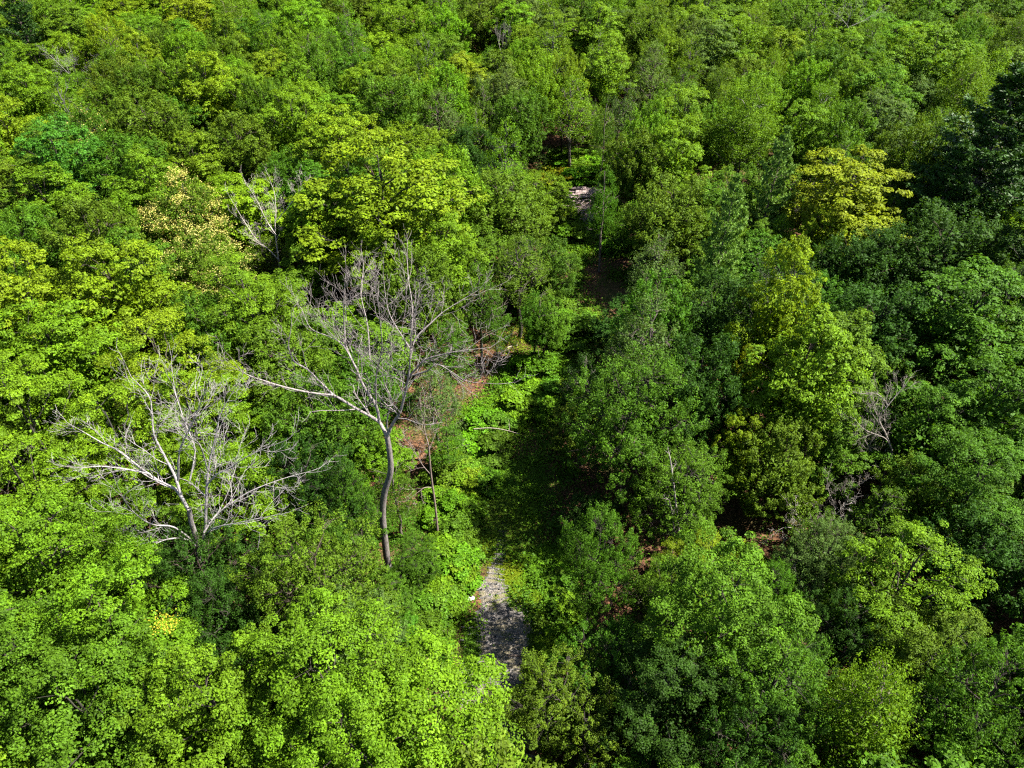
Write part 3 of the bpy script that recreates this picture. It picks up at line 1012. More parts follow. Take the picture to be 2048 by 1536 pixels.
dead_tree('fallen curved bare branches lying over a dark hollow of brown leaves', at(1225, 1200, 1.0)[1],
          [(1222, 1215), (1224, 1190), (1228, 1170)],
          [([(1228, 1170), (1250, 1158), (1275, 1160), (1295, 1180)], .04, .012, 0.5), ([(1224, 1185), (1250, 1185), (1275, 1195), (1290, 1215)], .04, .012, -0.5),
           ([(1224, 1180), (1245, 1170), (1262, 1175), (1280, 1200)], .03, .01, 0.0)],
          46, ((0.2, 0.15, 0.13), (0.32, 0.25, 0.22)), 0.07, name='fallen_branch', twig_len=0.8, depth=1, dens=1.2, up=-0.08)
dead_tree('grey bare tree far back beside the distant dark pine', at(150, 195, 5)[1], [(165, 215), (160, 190), (158, 172)],
          [([(158, 172), (140, 150), (118, 128), (100, 110)], .055, .02, 1), ([(158, 172), (150, 140), (146, 112)], .05, .02, -1),
           ([(160, 180), (178, 150), (190, 130)], .05, .02, 1), ([(158, 172), (132, 158), (108, 152)], .05, .02, -2)],
          47, ((0.15, 0.14, 0.13), (0.22, 0.205, 0.20)), 0.10, twig_len=3.0, depth=2, dens=1.0)
dead_tree('grey bare upright tree above the head of the corridor', at(1005, 135, 6)[1], [(1008, 150), (1006, 125), (1002, 105)],
          [([(1002, 105), (996, 80), (994, 58)], .055, .02, 1), ([(1004, 115), (1014, 85), (1018, 60)], .05, .02, -1), ([(1003, 110), (1006, 80), (1008, 55)], .05, .02, 0)],
          48, ((0.12, 0.11, 0.10), (0.20, 0.18, 0.165)), 0.10, twig_len=2.4, depth=2, dens=0.8, up=0.3)
dead_tree('grey twiggy bare crown far back behind the soft feathery tree', at(1690, 60, 12)[1], [(1700, 75), (1698, 60), (1694, 50)],
          [([(1694, 50), (1680, 35), (1662, 22)], .06, .02, 1), ([(1694, 50), (1700, 32), (1712, 18)], .06, .02, -1), ([(1696, 55), (1725, 42), (1745, 30)], .05, .02, 1)],
          49, ((0.15, 0.14, 0.13), (0.20, 0.19, 0.18)), 0.10, twig_len=3.6, depth=2, dens=0.9)
dead_tree('leaning bare branch tangle in front of the pointed fresh green tree', at(1580, 1190, 3)[1], [(1565, 1225), (1575, 1205), (1590, 1190)],
          [([(1590, 1190), (1585, 1165), (1582, 1145), (1590, 1128)], .05, .015, 0.5), ([(1590, 1190), (1600, 1170), (1590, 1140)], .05, .015, -0.5),
           ([(1583, 1150), (1565, 1150), (1545, 1140)], .035, .012, 0.5)],
          50, ((0.06, 0.05, 0.045), (0.36, 0.33, 0.30)), 0.10, twig_len=1.0, depth=1, dens=0.9)
dead_tree('arching bare sapling with pale drooping tips above the thin twiggy tree', at(1620, 1080, 4)[1], [(1625, 1120), (1618, 1095), (1610, 1075)],
          [([(1610, 1075), (1590, 1058), (1565, 1056), (1545, 1075)], .05, .012, 0.5), ([(1612, 1080), (1650, 1050), (1680, 1020), (1700, 1000)], .045, .012, -0.5),
           ([(1612, 1078), (1600, 1040), (1580, 1010)], .04, .012, 0.8), ([(1615, 1085), (1640, 1075), (1670, 1080)], .04, .012, 0)],
          51, ((0.16, 0.14, 0.12), (0.36, 0.32, 0.29)), 0.08, twig_len=1.5, depth=2, dens=1.0)
dead_tree('pair of pale birch stems rising behind the small yellow green tree', at(1362, 1150, 0)[1], [(1362, 1120), (1356, 1050), (1352, 1012)],
          [([(1352, 1012), (1346, 960), (1340, 915)], .09, .05, 0.6), ([(1362, 1110), (1350, 1080), (1345, 1030), (1338, 1000)], .07, .04, -0.4)],
          52, ((0.26, 0.24, 0.20), (0.22, 0.20, 0.175)), 0.11, name='birch_tree', twig_len=1.0, depth=1, dens=0.3)


# ------------------------------------------------------------------ special foliage: cream seed clusters, golden spray
def scatter_on(pl, label_part, n, size, colr, seed, zmin=0.45, spread=0.28, per=9):
    """pale clusters sitting on the crown's leaves"""
    rng = np.random.default_rng(seed)
    me = pl['crown'].data
    cnt = len(me.polygons)
    cen = np.empty(cnt * 3, np.float32)
    me.polygons.foreach_get("center", cen)
    cen = cen.reshape(-1, 3)
    cand = np.where(cen[:, 2] > HT * zmin)[0]
    r = np.hypot(cen[cand, 0], cen[cand, 1]) / 4.6 + (cen[cand, 2] - HT * 0.5) / (HT * 0.5)
    cand = cand[r > 0.75]
    wgt = (np.sin(cen[cand, 0] * 1.9 + seed) + np.cos(cen[cand, 1] * 1.7) + np.sin(cen[cand, 2] * 1.3) > -0.1) * 1.0 + 0.08
    pick = rng.choice(cand, n, p=wgt / wgt.sum())
    P = np.repeat(cen[pick], per, 0) + rng.normal(size=(n * per, 3)) * spread * np.array([1, 1, 0.5]) + np.array([0, 0, 0.22])
    N = unit(rng.normal(size=P.shape) * 0.5 + np.array([0, 0, 1]))
    co = leaf_quads(P, N, size * rng.uniform(0.6, 1.3, len(P)), rng, 0.6)
    mesh = quad_mesh(label_part, co, M_LEAF, {"v": rng.uniform(0.2, 0.9, len(P)), "w": np.zeros(len(P))})
    o = bpy.data.objects.new(label_part, mesh)
    COL.objects.link(o)
    o.parent = pl['root']
    o['tint'] = list(colr)
    o['tip'] = 0.0
    return o


for (px, py, wpx, H, lab, sh, colr, dens) in (
        (375, 440, 150, 15, 'green tree covered all over with cream yellow seed clusters', 'the cream flowered tree', (0.36, 0.33, 0.09), 900),
        (400, 540, 170, 13, 'lower green tree scattered with cream seed clusters, in front of its taller twin', None, (0.34, 0.32, 0.09), 520)):
    p = at(px, py, H * 0.66)
    R = wpx * 0.5 * project(p)[2] / FPX
    plant('oak', p[0], p[1], H, R, COLR['olive'], 0.5, lab, None, None, sh, variant=1)
    scatter_on(PLACED[-1], 'seed_clusters', dens, 0.17, colr, int(px))
p = at(195, 300, 9)
plant('oak', p[0], p[1], 14, 3.0, COLR['mid'], 0.5, 'slim green tree tipped with cream seed clusters beside the bluish green tree', None, variant=2)
scatter_on(PLACED[-1], 'seed_clusters', 120, 0.22, (0.34, 0.30, 0.09), 77)
gold = next(q for q in PLACED if q['short'] == 'the maple with the golden spray')
rg = np.random.default_rng(9)
rt = gold['root']
bpy.context.view_layer.update()
inv = rt.matrix_world.inverted()
cP = []
for (px, py) in ((330, 1232), (322, 1245), (318, 1258), (335, 1250), (345, 1247), (350, 1238), (308, 1236), (340, 1255)):
    cP.append(np.array(inv @ Vector(at(px, py, 15.0))))
cP = np.repeat(np.array(cP), 26, 0)
Pg = cP + rg.normal(size=cP.shape) * np.array([0.22, 0.22, 0.12])
Ng = unit(rg.normal(size=Pg.shape) * 0.5 + np.array([0, 0, 1]))
go = bpy.data.objects.new('golden_spray', quad_mesh('golden_spray', leaf_quads(Pg, Ng, 0.11 * rg.uniform(.6, 1.3, len(Pg)), rg), M_LEAF,
                                                    {"v": rg.uniform(.2, 1, len(Pg)), "w": np.zeros(len(Pg))}))
COL.objects.link(go)
go.parent = rt
go['tint'] = [0.30, 0.25, 0.02]
go['tip'] = 0.0
go['kind'] = 'stuff'
go['label'] = 'golden yellow spray of turned leaves'

# ------------------------------------------------------------------ filler trees
GAPS = [(660, 610, 3.2), (1030, 690, 3.0), (870, 905, 2.6), (1200, 620, 4.0), (1440, 1060, 2.6), (1255, 1195, 2.4), (1170, 290, 2.0),
        (1165, 410, 6.0), (1800, 850, 1.5), (820, 1055, 1.6), (1940, 1260, 2.0)]
GAPW = [(at(px, py, 0)[:2], r) for px, py, r in GAPS]


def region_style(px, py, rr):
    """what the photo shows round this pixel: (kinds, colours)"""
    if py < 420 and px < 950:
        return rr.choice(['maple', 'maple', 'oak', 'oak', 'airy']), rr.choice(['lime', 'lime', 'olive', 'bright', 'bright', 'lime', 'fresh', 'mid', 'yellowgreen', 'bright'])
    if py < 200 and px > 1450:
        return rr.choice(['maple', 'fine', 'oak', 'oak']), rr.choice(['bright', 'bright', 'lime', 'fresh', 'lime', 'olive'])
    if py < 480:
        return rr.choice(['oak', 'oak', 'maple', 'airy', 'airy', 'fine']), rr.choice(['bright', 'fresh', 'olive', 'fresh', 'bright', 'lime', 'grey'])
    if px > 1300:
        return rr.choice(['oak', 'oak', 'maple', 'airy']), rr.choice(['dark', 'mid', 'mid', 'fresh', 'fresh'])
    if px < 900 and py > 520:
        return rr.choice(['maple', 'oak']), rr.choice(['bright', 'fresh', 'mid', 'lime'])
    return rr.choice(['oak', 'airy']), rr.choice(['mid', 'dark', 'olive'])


# things the photo shows in the open: no filler may stand in front of them or shade them
VIEW = [(px, py, 0.0) for px, py, _ in GAPS] + [(a, b, 0.0) for a, b in PATH_PX[1:9]] + [(a, b, 0.0) for a, b in PATH_PX[12:]]
VIEW += [(a, b, 0.5) for a, b in ((1040, 1150), (1080, 1160), (1120, 1190), (1140, 1230), (1100, 1310), (1080, 1250), (940, 930), (900, 1010), (985, 860), (1080, 780), (900, 1100), (880, 1180), (1100, 1130), (1125, 1210), (1165, 330), (1110, 345),
                                  (1130, 640), (1080, 450), (850, 1280), (840, 1200), (770, 1100), (768, 1000), (870, 1000), (1060, 720), (960, 780), (1010, 740))]
VIEW += [(a, b, 9.0) for a, b in ((560, 500), (530, 430), (1770, 900), (1740, 860), (500, 740), (600, 770), (660, 780), (690, 640), (840, 700), (930, 700), (870, 620),
                                  (250, 900), (330, 950), (430, 930), (520, 970), (390, 1040), (300, 1060), (480, 840), (300, 800), (140, 140), (1003, 90))]
SUNNY = [(1040, 1150), (1080, 1160), (1120, 1180), (1140, 1230), (1060, 1110), (920, 1060), (960, 1170), (1130, 700), (940, 930), (900, 1010), (985, 860), (1080, 760), (900, 1100), (880, 1180), (1000, 1140), (1110, 1180), (1165, 330), (1165, 400), (1110, 345), (1140, 1000),
         (870, 905), (1030, 690), (985, 1390), (1090, 1330), (1010, 930), (1200, 610), (660, 610)]
VG = []
for (px, py, h) in VIEW:
    VG.append((px, py, at(px, py, h)[1]))
for q in PLACED:
    if q['kind'] != 'dead' and q['kind'] != 'bush':
        a_, b_, d_ = project((q['x'], q['y'], q['H'] * 0.72))
        VG.append((a_, b_, q['y']))
        if q['kind'] == 'pine' or q['short']:
            a_, b_, d_ = project((q['x'], q['y'], q['H'] * 0.5))
            VG.append((a_, b_, q['y']))
SG = [at(px, py, 0.3) for px, py in SUNNY]


def blocked(x, y, H, R):
    zc, hr = H * 0.62, H * 0.38
    cx, cy, dep = project((x, y, zc))
    wx, wy = R / dep * FPX, max(R * 0.6, hr) / dep * FPX
    for (a, b, yy) in VG:
        if y < yy + 0.5 and ((a - cx) / (wx * 0.95)) ** 2 + ((b - cy) / (wy * 0.95)) ** 2 < 1:
            return True
    for p in SG:
        t = zc / sun_dir[2]
        if math.hypot(p[0] + sun_dir[0] * t - x, p[1] + sun_dir[1] * t - y) < R * 1.0:
            return True
    return False


rf = random.Random(21)
pts = [(q['x'], q['y'], q['R']) for q in PLACED if q['kind'] != 'dead']
far_pts = []
fill = []
ncand = 30000
for t in range(ncand):
    y = -22 + 330 * rf.random() ** 0.9
    half_w = 26 + 0.84 * max(0, y) + 12
    x = rf.uniform(-half_w, half_w)
    small = 0 < y < 75 and t > ncand * 0.55
    R = rf.uniform(3.0, 4.7) if not small else rf.uniform(1.7, 2.8)
    if y > 125:
        R = rf.uniform(4.0, 5.6)
    pd = path_dist(x, y) if abs(x) < 25 else 99
    wide = 2.4 if y < 60 else (1.9 if y < 92 else -9)
    if pd < wide + R * (0.72 if y < 70 else 0.55):
        continue
    if any((x - c[0]) ** 2 + (y - c[1]) ** 2 < (r + R * 0.6) ** 2 for c, r in GAPW):
        continue
    k = (0.72 if y < 50 else 0.66) if not small else 0.60
    if any((x - a) ** 2 + (y - b) ** 2 < (k * (R + c)) ** 2 for a, b, c in pts):
        continue
    H = rf.uniform(12, 16.5) if not small else rf.uniform(6.5, 10.5)
    px, py, dep = project((x, y, H * 0.7))
    wpx = R / dep * FPX
    if y > 9 and dep > 3 and blocked(x, y, H, R):
        H *= 0.62
        if blocked(x, y, H, R):
            continue
        px, py, dep = project((x, y, H * 0.7))
    visible = dep > 3 and -wpx * 0.6 < px < 2048 + wpx * 0.6 and -wpx * 0.5 < py < 1536 + wpx * 0.7 and y < 122
    pts.append((x, y, R))
    if visible:
        fill.append((x, y, H, R, px, py, small))
    else:
        far_pts.append((x, y, H, R, px, py))
print("fill", len(fill), "far", len(far_pts))

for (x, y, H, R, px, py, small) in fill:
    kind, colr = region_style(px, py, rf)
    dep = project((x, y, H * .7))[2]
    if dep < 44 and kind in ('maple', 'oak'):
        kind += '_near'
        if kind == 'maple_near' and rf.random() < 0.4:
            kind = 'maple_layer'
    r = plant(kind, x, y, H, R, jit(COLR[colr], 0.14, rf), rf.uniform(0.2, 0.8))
    PLACED[-1]['fill'] = (colr, small, px, py)


# ------------------------------------------------------------------ bushes lining the corridor
rb = random.Random(33)
BUSH = []
for (px, py, n, spr, hgt, colr) in (
        (940, 930, 9, 2.2, 1.5, 'neon'), (900, 1010, 6, 1.8, 1.3, 'neon'), (985, 860, 8, 2.4, 1.5, 'neon'), (1080, 780, 11, 3.0, 1.8, 'neon'),
        (900, 1100, 8, 1.6, 1.4, 'neon'), (880, 1180, 7, 1.6, 1.3, 'bright'), (1125, 1140, 4, 0.9, 0.8, 'neon'), (1135, 1210, 5, 1.0, 0.9, 'neon'),
        (1165, 330, 9, 4.0, 2.0, 'neon'), (1110, 345, 4, 2.0, 2.0, 'gold'), (1130, 640, 6, 2.6, 2.0, 'fresh'), (850, 1280, 7, 1.5, 1.3, 'fresh'),
        (1115, 1300, 4, 0.9, 0.9, 'bright'), (1180, 470, 5, 3.0, 1.8, 'bright'), (1080, 450, 8, 3.0, 2.2, 'olive'), (1060, 590, 5, 2.0, 1.8, 'mid'),
        (840, 1200, 6, 1.3, 1.5, 'fresh'), (800, 1260, 6, 1.3, 1.5, 'mid'), (1070, 1400, 5, 1.3, 1.4, 'yellowgreen'), (1350, 1190, 5, 1.4, 1.5, 'olive'),
        (1650, 1180, 6, 2.2, 1.8, 'mid'), (1890, 1260, 5, 1.8, 1.5, 'olive'), (760, 700, 5, 2.0, 2.0, 'mid'), (1470, 1130, 4, 1.4, 1.4, 'yellowgreen')):
    c = at(px, py, hgt * 0.5)
    for k in range(n):
        a, rr = rb.uniform(0, 6.28), spr * math.sqrt(rb.random())
        x, y = c[0] + math.cos(a) * rr, c[1] + math.sin(a) * rr * 1.2
        if path_dist(x, y) < 1.0 and y < 33:
            continue
        H = hgt * rb.uniform(0.7, 1.35)
        if colr == 'neon' and rb.random() < 0.5:
            colr_ = rb.choice(['bright', 'fresh', 'lime', 'fresh'])
        else:
            colr_ = colr
        plant('bush', x, y, H, H * rb.uniform(0.7, 1.0), jit(COLR[colr_], 0.2, rb), rb.uniform(0.1, 0.6), cat='bush')
        q = project((x, y, H * 0.6))
        PLACED[-1]['fill'] = (colr_, None, q[0], q[1])

# ------------------------------------------------------------------ labels for the trees no one name fits: by look and by neighbour
bpy.context.view_layer.update()
MARKS = []
for q in PLACED:
    if q.get('short'):
        z = q['H'] * 0.66
        px, py, _ = project((q['x'], q['y'], z))
        MARKS.append((px, py, q['short']))
MARKS += [(775, 1000, 'the bent trunk of the forked bare tree'), (330, 950, 'the pale silvery bare tree'), (530, 440, 'the small bare forked tree'),
          (1770, 900, 'the twisted bare tree'), (1165, 410, 'the log clearing'), (990, 1300, 'the shadowed gravel'), (1005, 1150, 'the grassy bend of the track'),
          (870, 905, 'the brown clearing'), (145, 150, 'the grey bare tree far back'), (1005, 100, 'the grey upright bare tree'), (1170, 290, 'the sunlit corridor head')]
seen = {}
ORD = ['', 'second ', 'third ', 'fourth ', 'fifth ', 'sixth ', 'seventh ', 'eighth ', 'ninth ', 'tenth ', 'eleventh ', 'twelfth ']
todo = [q for q in PLACED if q.get('fill')]


def where(px, py, mk):
    dx, dy = px - mk[0], py - mk[1]
    if abs(dx) > abs(dy) * 2:
        return 'to the right of' if dx > 0 else 'to the left of'
    if abs(dy) > abs(dx) * 2:
        return 'straight behind' if dy < 0 else 'straight in front of'
    return ('behind and right of' if dx > 0 else 'behind and left of') if dy < 0 else ('in front and right of' if dx > 0 else 'in front and left of')


info = []
for q in todo:
    colr, small, px, py = q['fill']
    ds = sorted(MARKS, key=lambda m: math.hypot(px - m[0], (py - m[1]) * 1.2))
    mk = ds[0]
    look = WORD[colr] + (' low' if small else '') + ' ' + NOUN[q['kind']]
    info.append((q, look, where(px, py, mk), mk, math.hypot(px - mk[0], py - mk[1])))
info.sort(key=lambda t: t[4])
for q, look, rel, mk, d in info:
    key = (look, rel, mk[2])
    k = seen.get(key, 0)
    seen[key] = k + 1
    o = ORD[k] if k < len(ORD) else 'outlying '
    lab = f"{o}{look} {rel} {mk[2]}"
    if len(lab.split()) > 16:
        lab = lab.replace('far back', '').replace('the lime crown at the head of the corridor', 'the lime crown at the corridor').replace('the open tree by the log clearing', 'the open tree by the logs').replace('the large open tree by the track', 'the large open tree').replace('the lime maple at the near end of the track', 'the lime maple at the track').replace('straight ', '').replace('the yellow tipped sparse tree', 'the yellow tipped tree')
        lab = ' '.join(lab.split())
    lab = ' '.join(lab.split()[:16])
    q['root']['label'] = lab
    q['root']['group'] = 'bushes along the gravel track' if q['kind'] == 'bush' else 'trees of the surrounding wood'

# ------------------------------------------------------------------ the far wood and the trees out of frame: one mass
fp = np.array([(p[0], p[1], float(gz(p[0], p[1]))) for p in far_pts])
fm = bpy.data.meshes.new("far_forest")
fm.vertices.add(len(fp))
fm.vertices.foreach_set("co", fp.reshape(-1).astype(np.float32))
variants = [LIB['maple'][0], LIB['maple'][1], LIB['maple'][3], LIB['oak'][0], LIB['oak'][2], LIB['fine'][0], LIB['airy'][1]]
vkinds = ['maple', 'maple', 'maple', 'oak', 'oak', 'fine', 'airy']
nF = len(fp)
idx = np.zeros(nF, np.int32)
scl = np.zeros((nF, 3), np.float32)
rot = np.zeros(nF, np.float32)
tin = np.zeros((nF, 3), np.float32)
brk = np.zeros((nF, 3), np.float32)
tipv = np.zeros(nF, np.float32)
for i, (x, y, H, R, px, py) in enumerate(far_pts):
    side = (min(max(px, 0), 2048), py) if y > 0 else (1024, 1500)
    _, colr = region_style(side[0], side[1], rf)
    k = rf.choice([0, 1, 2, 3, 4, 5, 6] if py < 100 else [0, 1, 2, 3, 4, 4])
    idx[i] = k
    r0 = variants[k][2]
    scl[i] = (R / r0, R / r0, H / HT)
    rot[i] = rf.uniform(0, 6.28)
    tin[i] = jit(COLR[colr], 0.15, rf)
    brk[i] = jit(BARKS[vkinds[k]], 0.15, rf)
    tipv[i] = rf.uniform(0.2, 0.8)
for nm, ty, arr, key in (('idx', 'INT', idx, 'value'), ('rz', 'FLOAT', rot, 'value'), ('tip', 'FLOAT', tipv, 'value'),
                         ('scl', 'FLOAT_VECTOR', scl, 'vector'), ('tint', 'FLOAT_VECTOR', tin, 'vector'), ('bark', 'FLOAT_VECTOR', brk, 'vector')):
    a = fm.attributes.new(nm, ty, 'POINT')
    a.data.foreach_set(key, arr.reshape(-1))
fo = bpy.data.objects.new("forest", fm)
COL.objects.link(fo)
fo['kind'] = 'stuff'
fo['label'] = 'far off mass of mixed green treetops along the top of the photo'
fo['category'] = 'forest'
ng = bpy.data.node_groups.new("forest_scatter", 'GeometryNodeTree')
ng.interface.new_socket("Geometry", in_out='INPUT', socket_type='NodeSocketGeometry')
ng.interface.new_socket("Geometry", in_out='OUTPUT', socket_type='NodeSocketGeometry')
gi = ng.nodes.new("NodeGroupInput")
go_ = ng.nodes.new("NodeGroupOutput")
join = ng.nodes.new("GeometryNodeJoinGeometry")


def named(nm, typ):
    n = ng.nodes.new("GeometryNodeInputNamedAttribute")
    n.data_type = typ
    n.inputs[0].default_value = nm
    return n.outputs[0]


a_idx, a_rz, a_scl = named('idx', 'INT'), named('rz', 'FLOAT'), named('scl', 'FLOAT_VECTOR')
comb = ng.nodes.new("ShaderNodeCombineXYZ")
ng.links.new(a_rz, comb.inputs[2])
for k, (cm, tm, r0, _, _h) in enumerate(variants):
    cmp_ = ng.nodes.new("FunctionNodeCompare")
    cmp_.data_type = 'INT'
    cmp_.operation = 'EQUAL'
    ng.links.new(a_idx, cmp_.inputs[2])
    cmp_.inputs[3].default_value = k
    for mesh in (cm, tm):
        src = next(o for o in bpy.data.objects if o.type == 'MESH' and o.data == mesh)
        oi = ng.nodes.new("GeometryNodeObjectInfo")
        oi.inputs[0].default_value = src
        oi.inputs[1].default_value = True
        ip = ng.nodes.new("GeometryNodeInstanceOnPoints")
        ng.links.new(gi.outputs[0], ip.inputs['Points'])
        ng.links.new(cmp_.outputs[0], ip.inputs['Selection'])
        ng.links.new(oi.outputs['Geometry'], ip.inputs['Instance'])
        ng.links.new(comb.outputs[0], ip.inputs['Rotation'])
        ng.links.new(a_scl, ip.inputs['Scale'])
        ng.links.new(ip.outputs[0], join.inputs[0])
ng.links.new(join.outputs[0], go_.inputs[0])
md = fo.modifiers.new("scatter", 'NODES')
md.node_group = ng

# ------------------------------------------------------------------ ground cover: brambles, grass, ferns (uncountable)
rc = np.random.default_rng(17)
CP_, CN_, CS_, CV_, CC_ = [], [], [], [], []


def cover(px, py, rx, ry, n, hgt, colr, size, lump=0.5):
    c = at(px, py, 0)
    a = rc.uniform(0, 6.283, n)
    r = np.sqrt(rc.uniform(size=n)) * (1 + rc.normal(size=n) * 0.18)
    x = c[0] + np.cos(a) * r * rx
    y = c[1] + np.sin(a) * r * ry
    lumpy = 0.5 + 0.5 * np.sin(x * 3.1 + np.sin(y * 2.3) * 1.5) * np.cos(y * 2.7 + x)
    z = gz(x, y) + hgt * (0.15 + lump * lumpy + (1 - lump) * rc.uniform(size=n) * 0.8) * np.clip(1.25 - r, 0.15, 1)
    CP_.append(np.stack([x, y, z], -1))
    CN_.append(unit(rc.normal(size=(n, 3)) * 0.55 + np.array([0, 0, 1])))
    CS_.append(size * rc.uniform(0.6, 1.35, n))
    CV_.append(rc.uniform(0, 1, n))
    CC_.append(np.repeat(np.array([COLR[colr]]), n, 0) * (1 + rc.normal(size=(n, 1)) * 0.12))


for args in ((940, 930, 2.6, 3.0, 9000, .8, 'neon', .15), (900, 1020, 2.2, 2.6, 8000, .7, 'neon', .14), (985, 850, 3.2, 4.0, 11000, .9, 'neon', .16),
             (1080, 770, 4.2, 5.0, 14000, 1.0, 'neon', .18), (900, 1110, 2.0, 2.2, 7000, .6, 'neon', .13), (880, 1200, 2.0, 2.2, 7000, .6, 'bright', .13),
             (1100, 1130, 2.0, 1.8, 6000, .5, 'neon', .13), (1130, 1220, 1.8, 1.8, 6000, .5, 'neon', .13), (850, 1300, 2.0, 2.4, 8000, .6, 'fresh', .13),
             (1165, 330, 5.0, 7.0, 9000, 1.2, 'neon', .28), (1110, 350, 3.0, 4.0, 4500, 1.2, 'gold', .28), (1140, 640, 4.0, 6.0, 8000, .9, 'fresh', .2),
             (1025, 1140, 1.7, 1.7, 9000, .18, 'yellow', .08), (1090, 1165, 2.2, 1.6, 9000, .35, 'neon', .11), (945, 1310, .7, 2.4, 4500, .22, 'fresh', .10), (1068, 1290, .6, 1.6, 3500, .2, 'olive', .09), (990, 1205, .5, .9, 900, .12, 'yellow', .07), (1020, 1270, .8, .8, 500, .10, 'olive', .07), (985, 1350, .9, .9, 500, .1, 'olive', .07), (1010, 1050, 3.0, 3.2, 24000, .25, 'olive', .09), (1060, 1180, 2.0, 2.0, 9000, .25, 'yellowgreen', .09), (1030, 960, 3.0, 2.5, 12000, .35, 'fresh', .11), (970, 1090, 1.2, 1.5, 3000, .22, 'yellowgreen', .09),
             (1080, 1350, 1.3, 1.5, 4500, .4, 'yellowgreen', .10), (1120, 1290, 1.1, 1.2, 4000, .4, 'bright', .12), (1085, 1250, 0.9, 1.0, 3000, .25, 'olive', .09),
             (1150, 480, 4.0, 6.0, 6000, .9, 'bright', .24), (1100, 420, 4, 7, 7000, 1.0, 'olive', .26), (830, 1170, 2.4, 2.4, 8000, .6, 'mid', .14),
             (800, 1060, 2.0, 2.0, 4000, .5, 'mid', .14), (1340, 1200, 2.0, 1.6, 4000, .5, 'olive', .14), (1470, 1110, 1.6, 1.4, 2500, .4, 'yellow', .14),
             (1030, 680, 2.0, 3.0, 1500, .5, 'yellow', .16), (1900, 1250, 2.2, 2.0, 4000, .5, 'bronze', .15), (1850, 330, 6, 8, 4000, 1.5, 'yellow', .3),
             (1650, 1180, 3, 3, 6000, .6, 'mid', .15), (800, 1250, 2.0, 2.0, 6000, .6, 'fresh', .13), (980, 960, 2.2, 2.0, 6000, .5, 'neon', .13)):
    cover(*args)
N_KEEP = len(CP_)
# low growth all along both sides of the corridor
for q in resample(PATH[3:], 1.1):
    for sd in (-1, 1):
        n = 420
        off = sd * rc.uniform(1.3, 4.6)
        x = q[0] + off + rc.normal(size=n) * 0.75
        y = q[1] + rc.normal(size=n) * 0.75
        keep = (np.sin(x * 1.3 + y * .7) + np.cos(y * 1.1 - x * .5)) > -0.9
        x, y = x[keep], y[keep]
        n = len(x)
        z = gz(x, y) + rc.uniform(0.1, 0.9, n) * (0.5 + 0.5 * np.sin(x * 2.7) * np.cos(y * 2.3))
        CP_.append(np.stack([x, y, z], -1))
        CN_.append(unit(rc.normal(size=(n, 3)) * 0.6 + np.array([0, 0, 1])))
        CS_.append(rc.uniform(0.09, 0.2, n) * (1 + q[1] / 90))
        CV_.append(rc.uniform(0, 1, n))
        CC_.append(np.repeat(np.array([COLR[rc.choice(['fresh', 'mid', 'bright', 'olive'])]]), n, 0))
# sparse seedlings over all the forest floor
n = 150000
y = 8 + 100 * rc.uniform(size=n) ** 1.5
x = rc.uniform(-1, 1, n) * (14 + 0.6 * y)
lum = np.sin(x * 0.9 + np.sin(y * .7) * 2) + np.cos(y * 0.8 - x * .4) + rc.normal(size=n) * .5
keep = (lum > -0.2) & (np.array([path_dist(a_, b_) if abs(a_) < 8 and b_ < 30 else 9 for a_, b_ in zip(x, y)]) > 3.0)
x, y = x[keep], y[keep]
n = len(x)
CP_.append(np.stack([x, y, gz(x, y) + rc.uniform(0.05, 0.7, n)], -1))
CN_.append(unit(rc.normal(size=(n, 3)) * 0.5 + np.array([0, 0, 1])))
CS_.append(rc.uniform(0.12, 0.28, n))
CV_.append(rc.uniform(0, 1, n))
CC_.append(np.repeat(np.array([COLR['mid']]), n, 0))
for k in range(N_KEEP, len(CP_)):                            # bare litter stays open where the photo shows it
    ok = np.ones(len(CP_[k]), bool)
    for c_, r_ in GAPW[:5]:
        ok &= np.hypot(CP_[k][:, 0] - c_[0], CP_[k][:, 1] - c_[1]) > r_ * 0.9
    CP_[k], CN_[k], CS_[k], CV_[k], CC_[k] = CP_[k][ok], CN_[k][ok], CS_[k][ok], CV_[k][ok], CC_[k][ok]
P = np.concatenate(CP_)
co = leaf_quads(P, np.concatenate(CN_), np.concatenate(CS_), rc, 0.6)
o = bpy.data.objects.new("undergrowth", quad_mesh("undergrowth", co, M_COVER, {"v": np.concatenate(CV_), "w": np.zeros(len(P))}, np.concatenate(CC_)))
COL.objects.link(o)
o['kind'] = 'stuff'
o['label'] = 'bright green brambles and low weeds covering the floor of the corridor'
o['category'] = 'undergrowth'


# ------------------------------------------------------------------ logs, rocks, fallen branch
def log_mesh(L, r, rng, sides=8):
    w = Wood()
    p = bez(np.array([-L / 2, 0, 0]), np.array([L / 2, 0, 0]), rng.uniform(-.05, .08), 6, rng, r * 0.15)
    w.tube(p, r, r * rng.uniform(.7, .95), sides)
    w.tube(np.array([p[0], p[0] + np.array([0.01, 0, 0])]), np.array([0.001, r * 0.98]), None, sides)
    w.tube(np.array([p[-1] - np.array([0.01, 0, 0]), p[-1]]), np.array([r * 0.8, 0.001]), None, sides)
    return w.mesh("log", M_LOG)


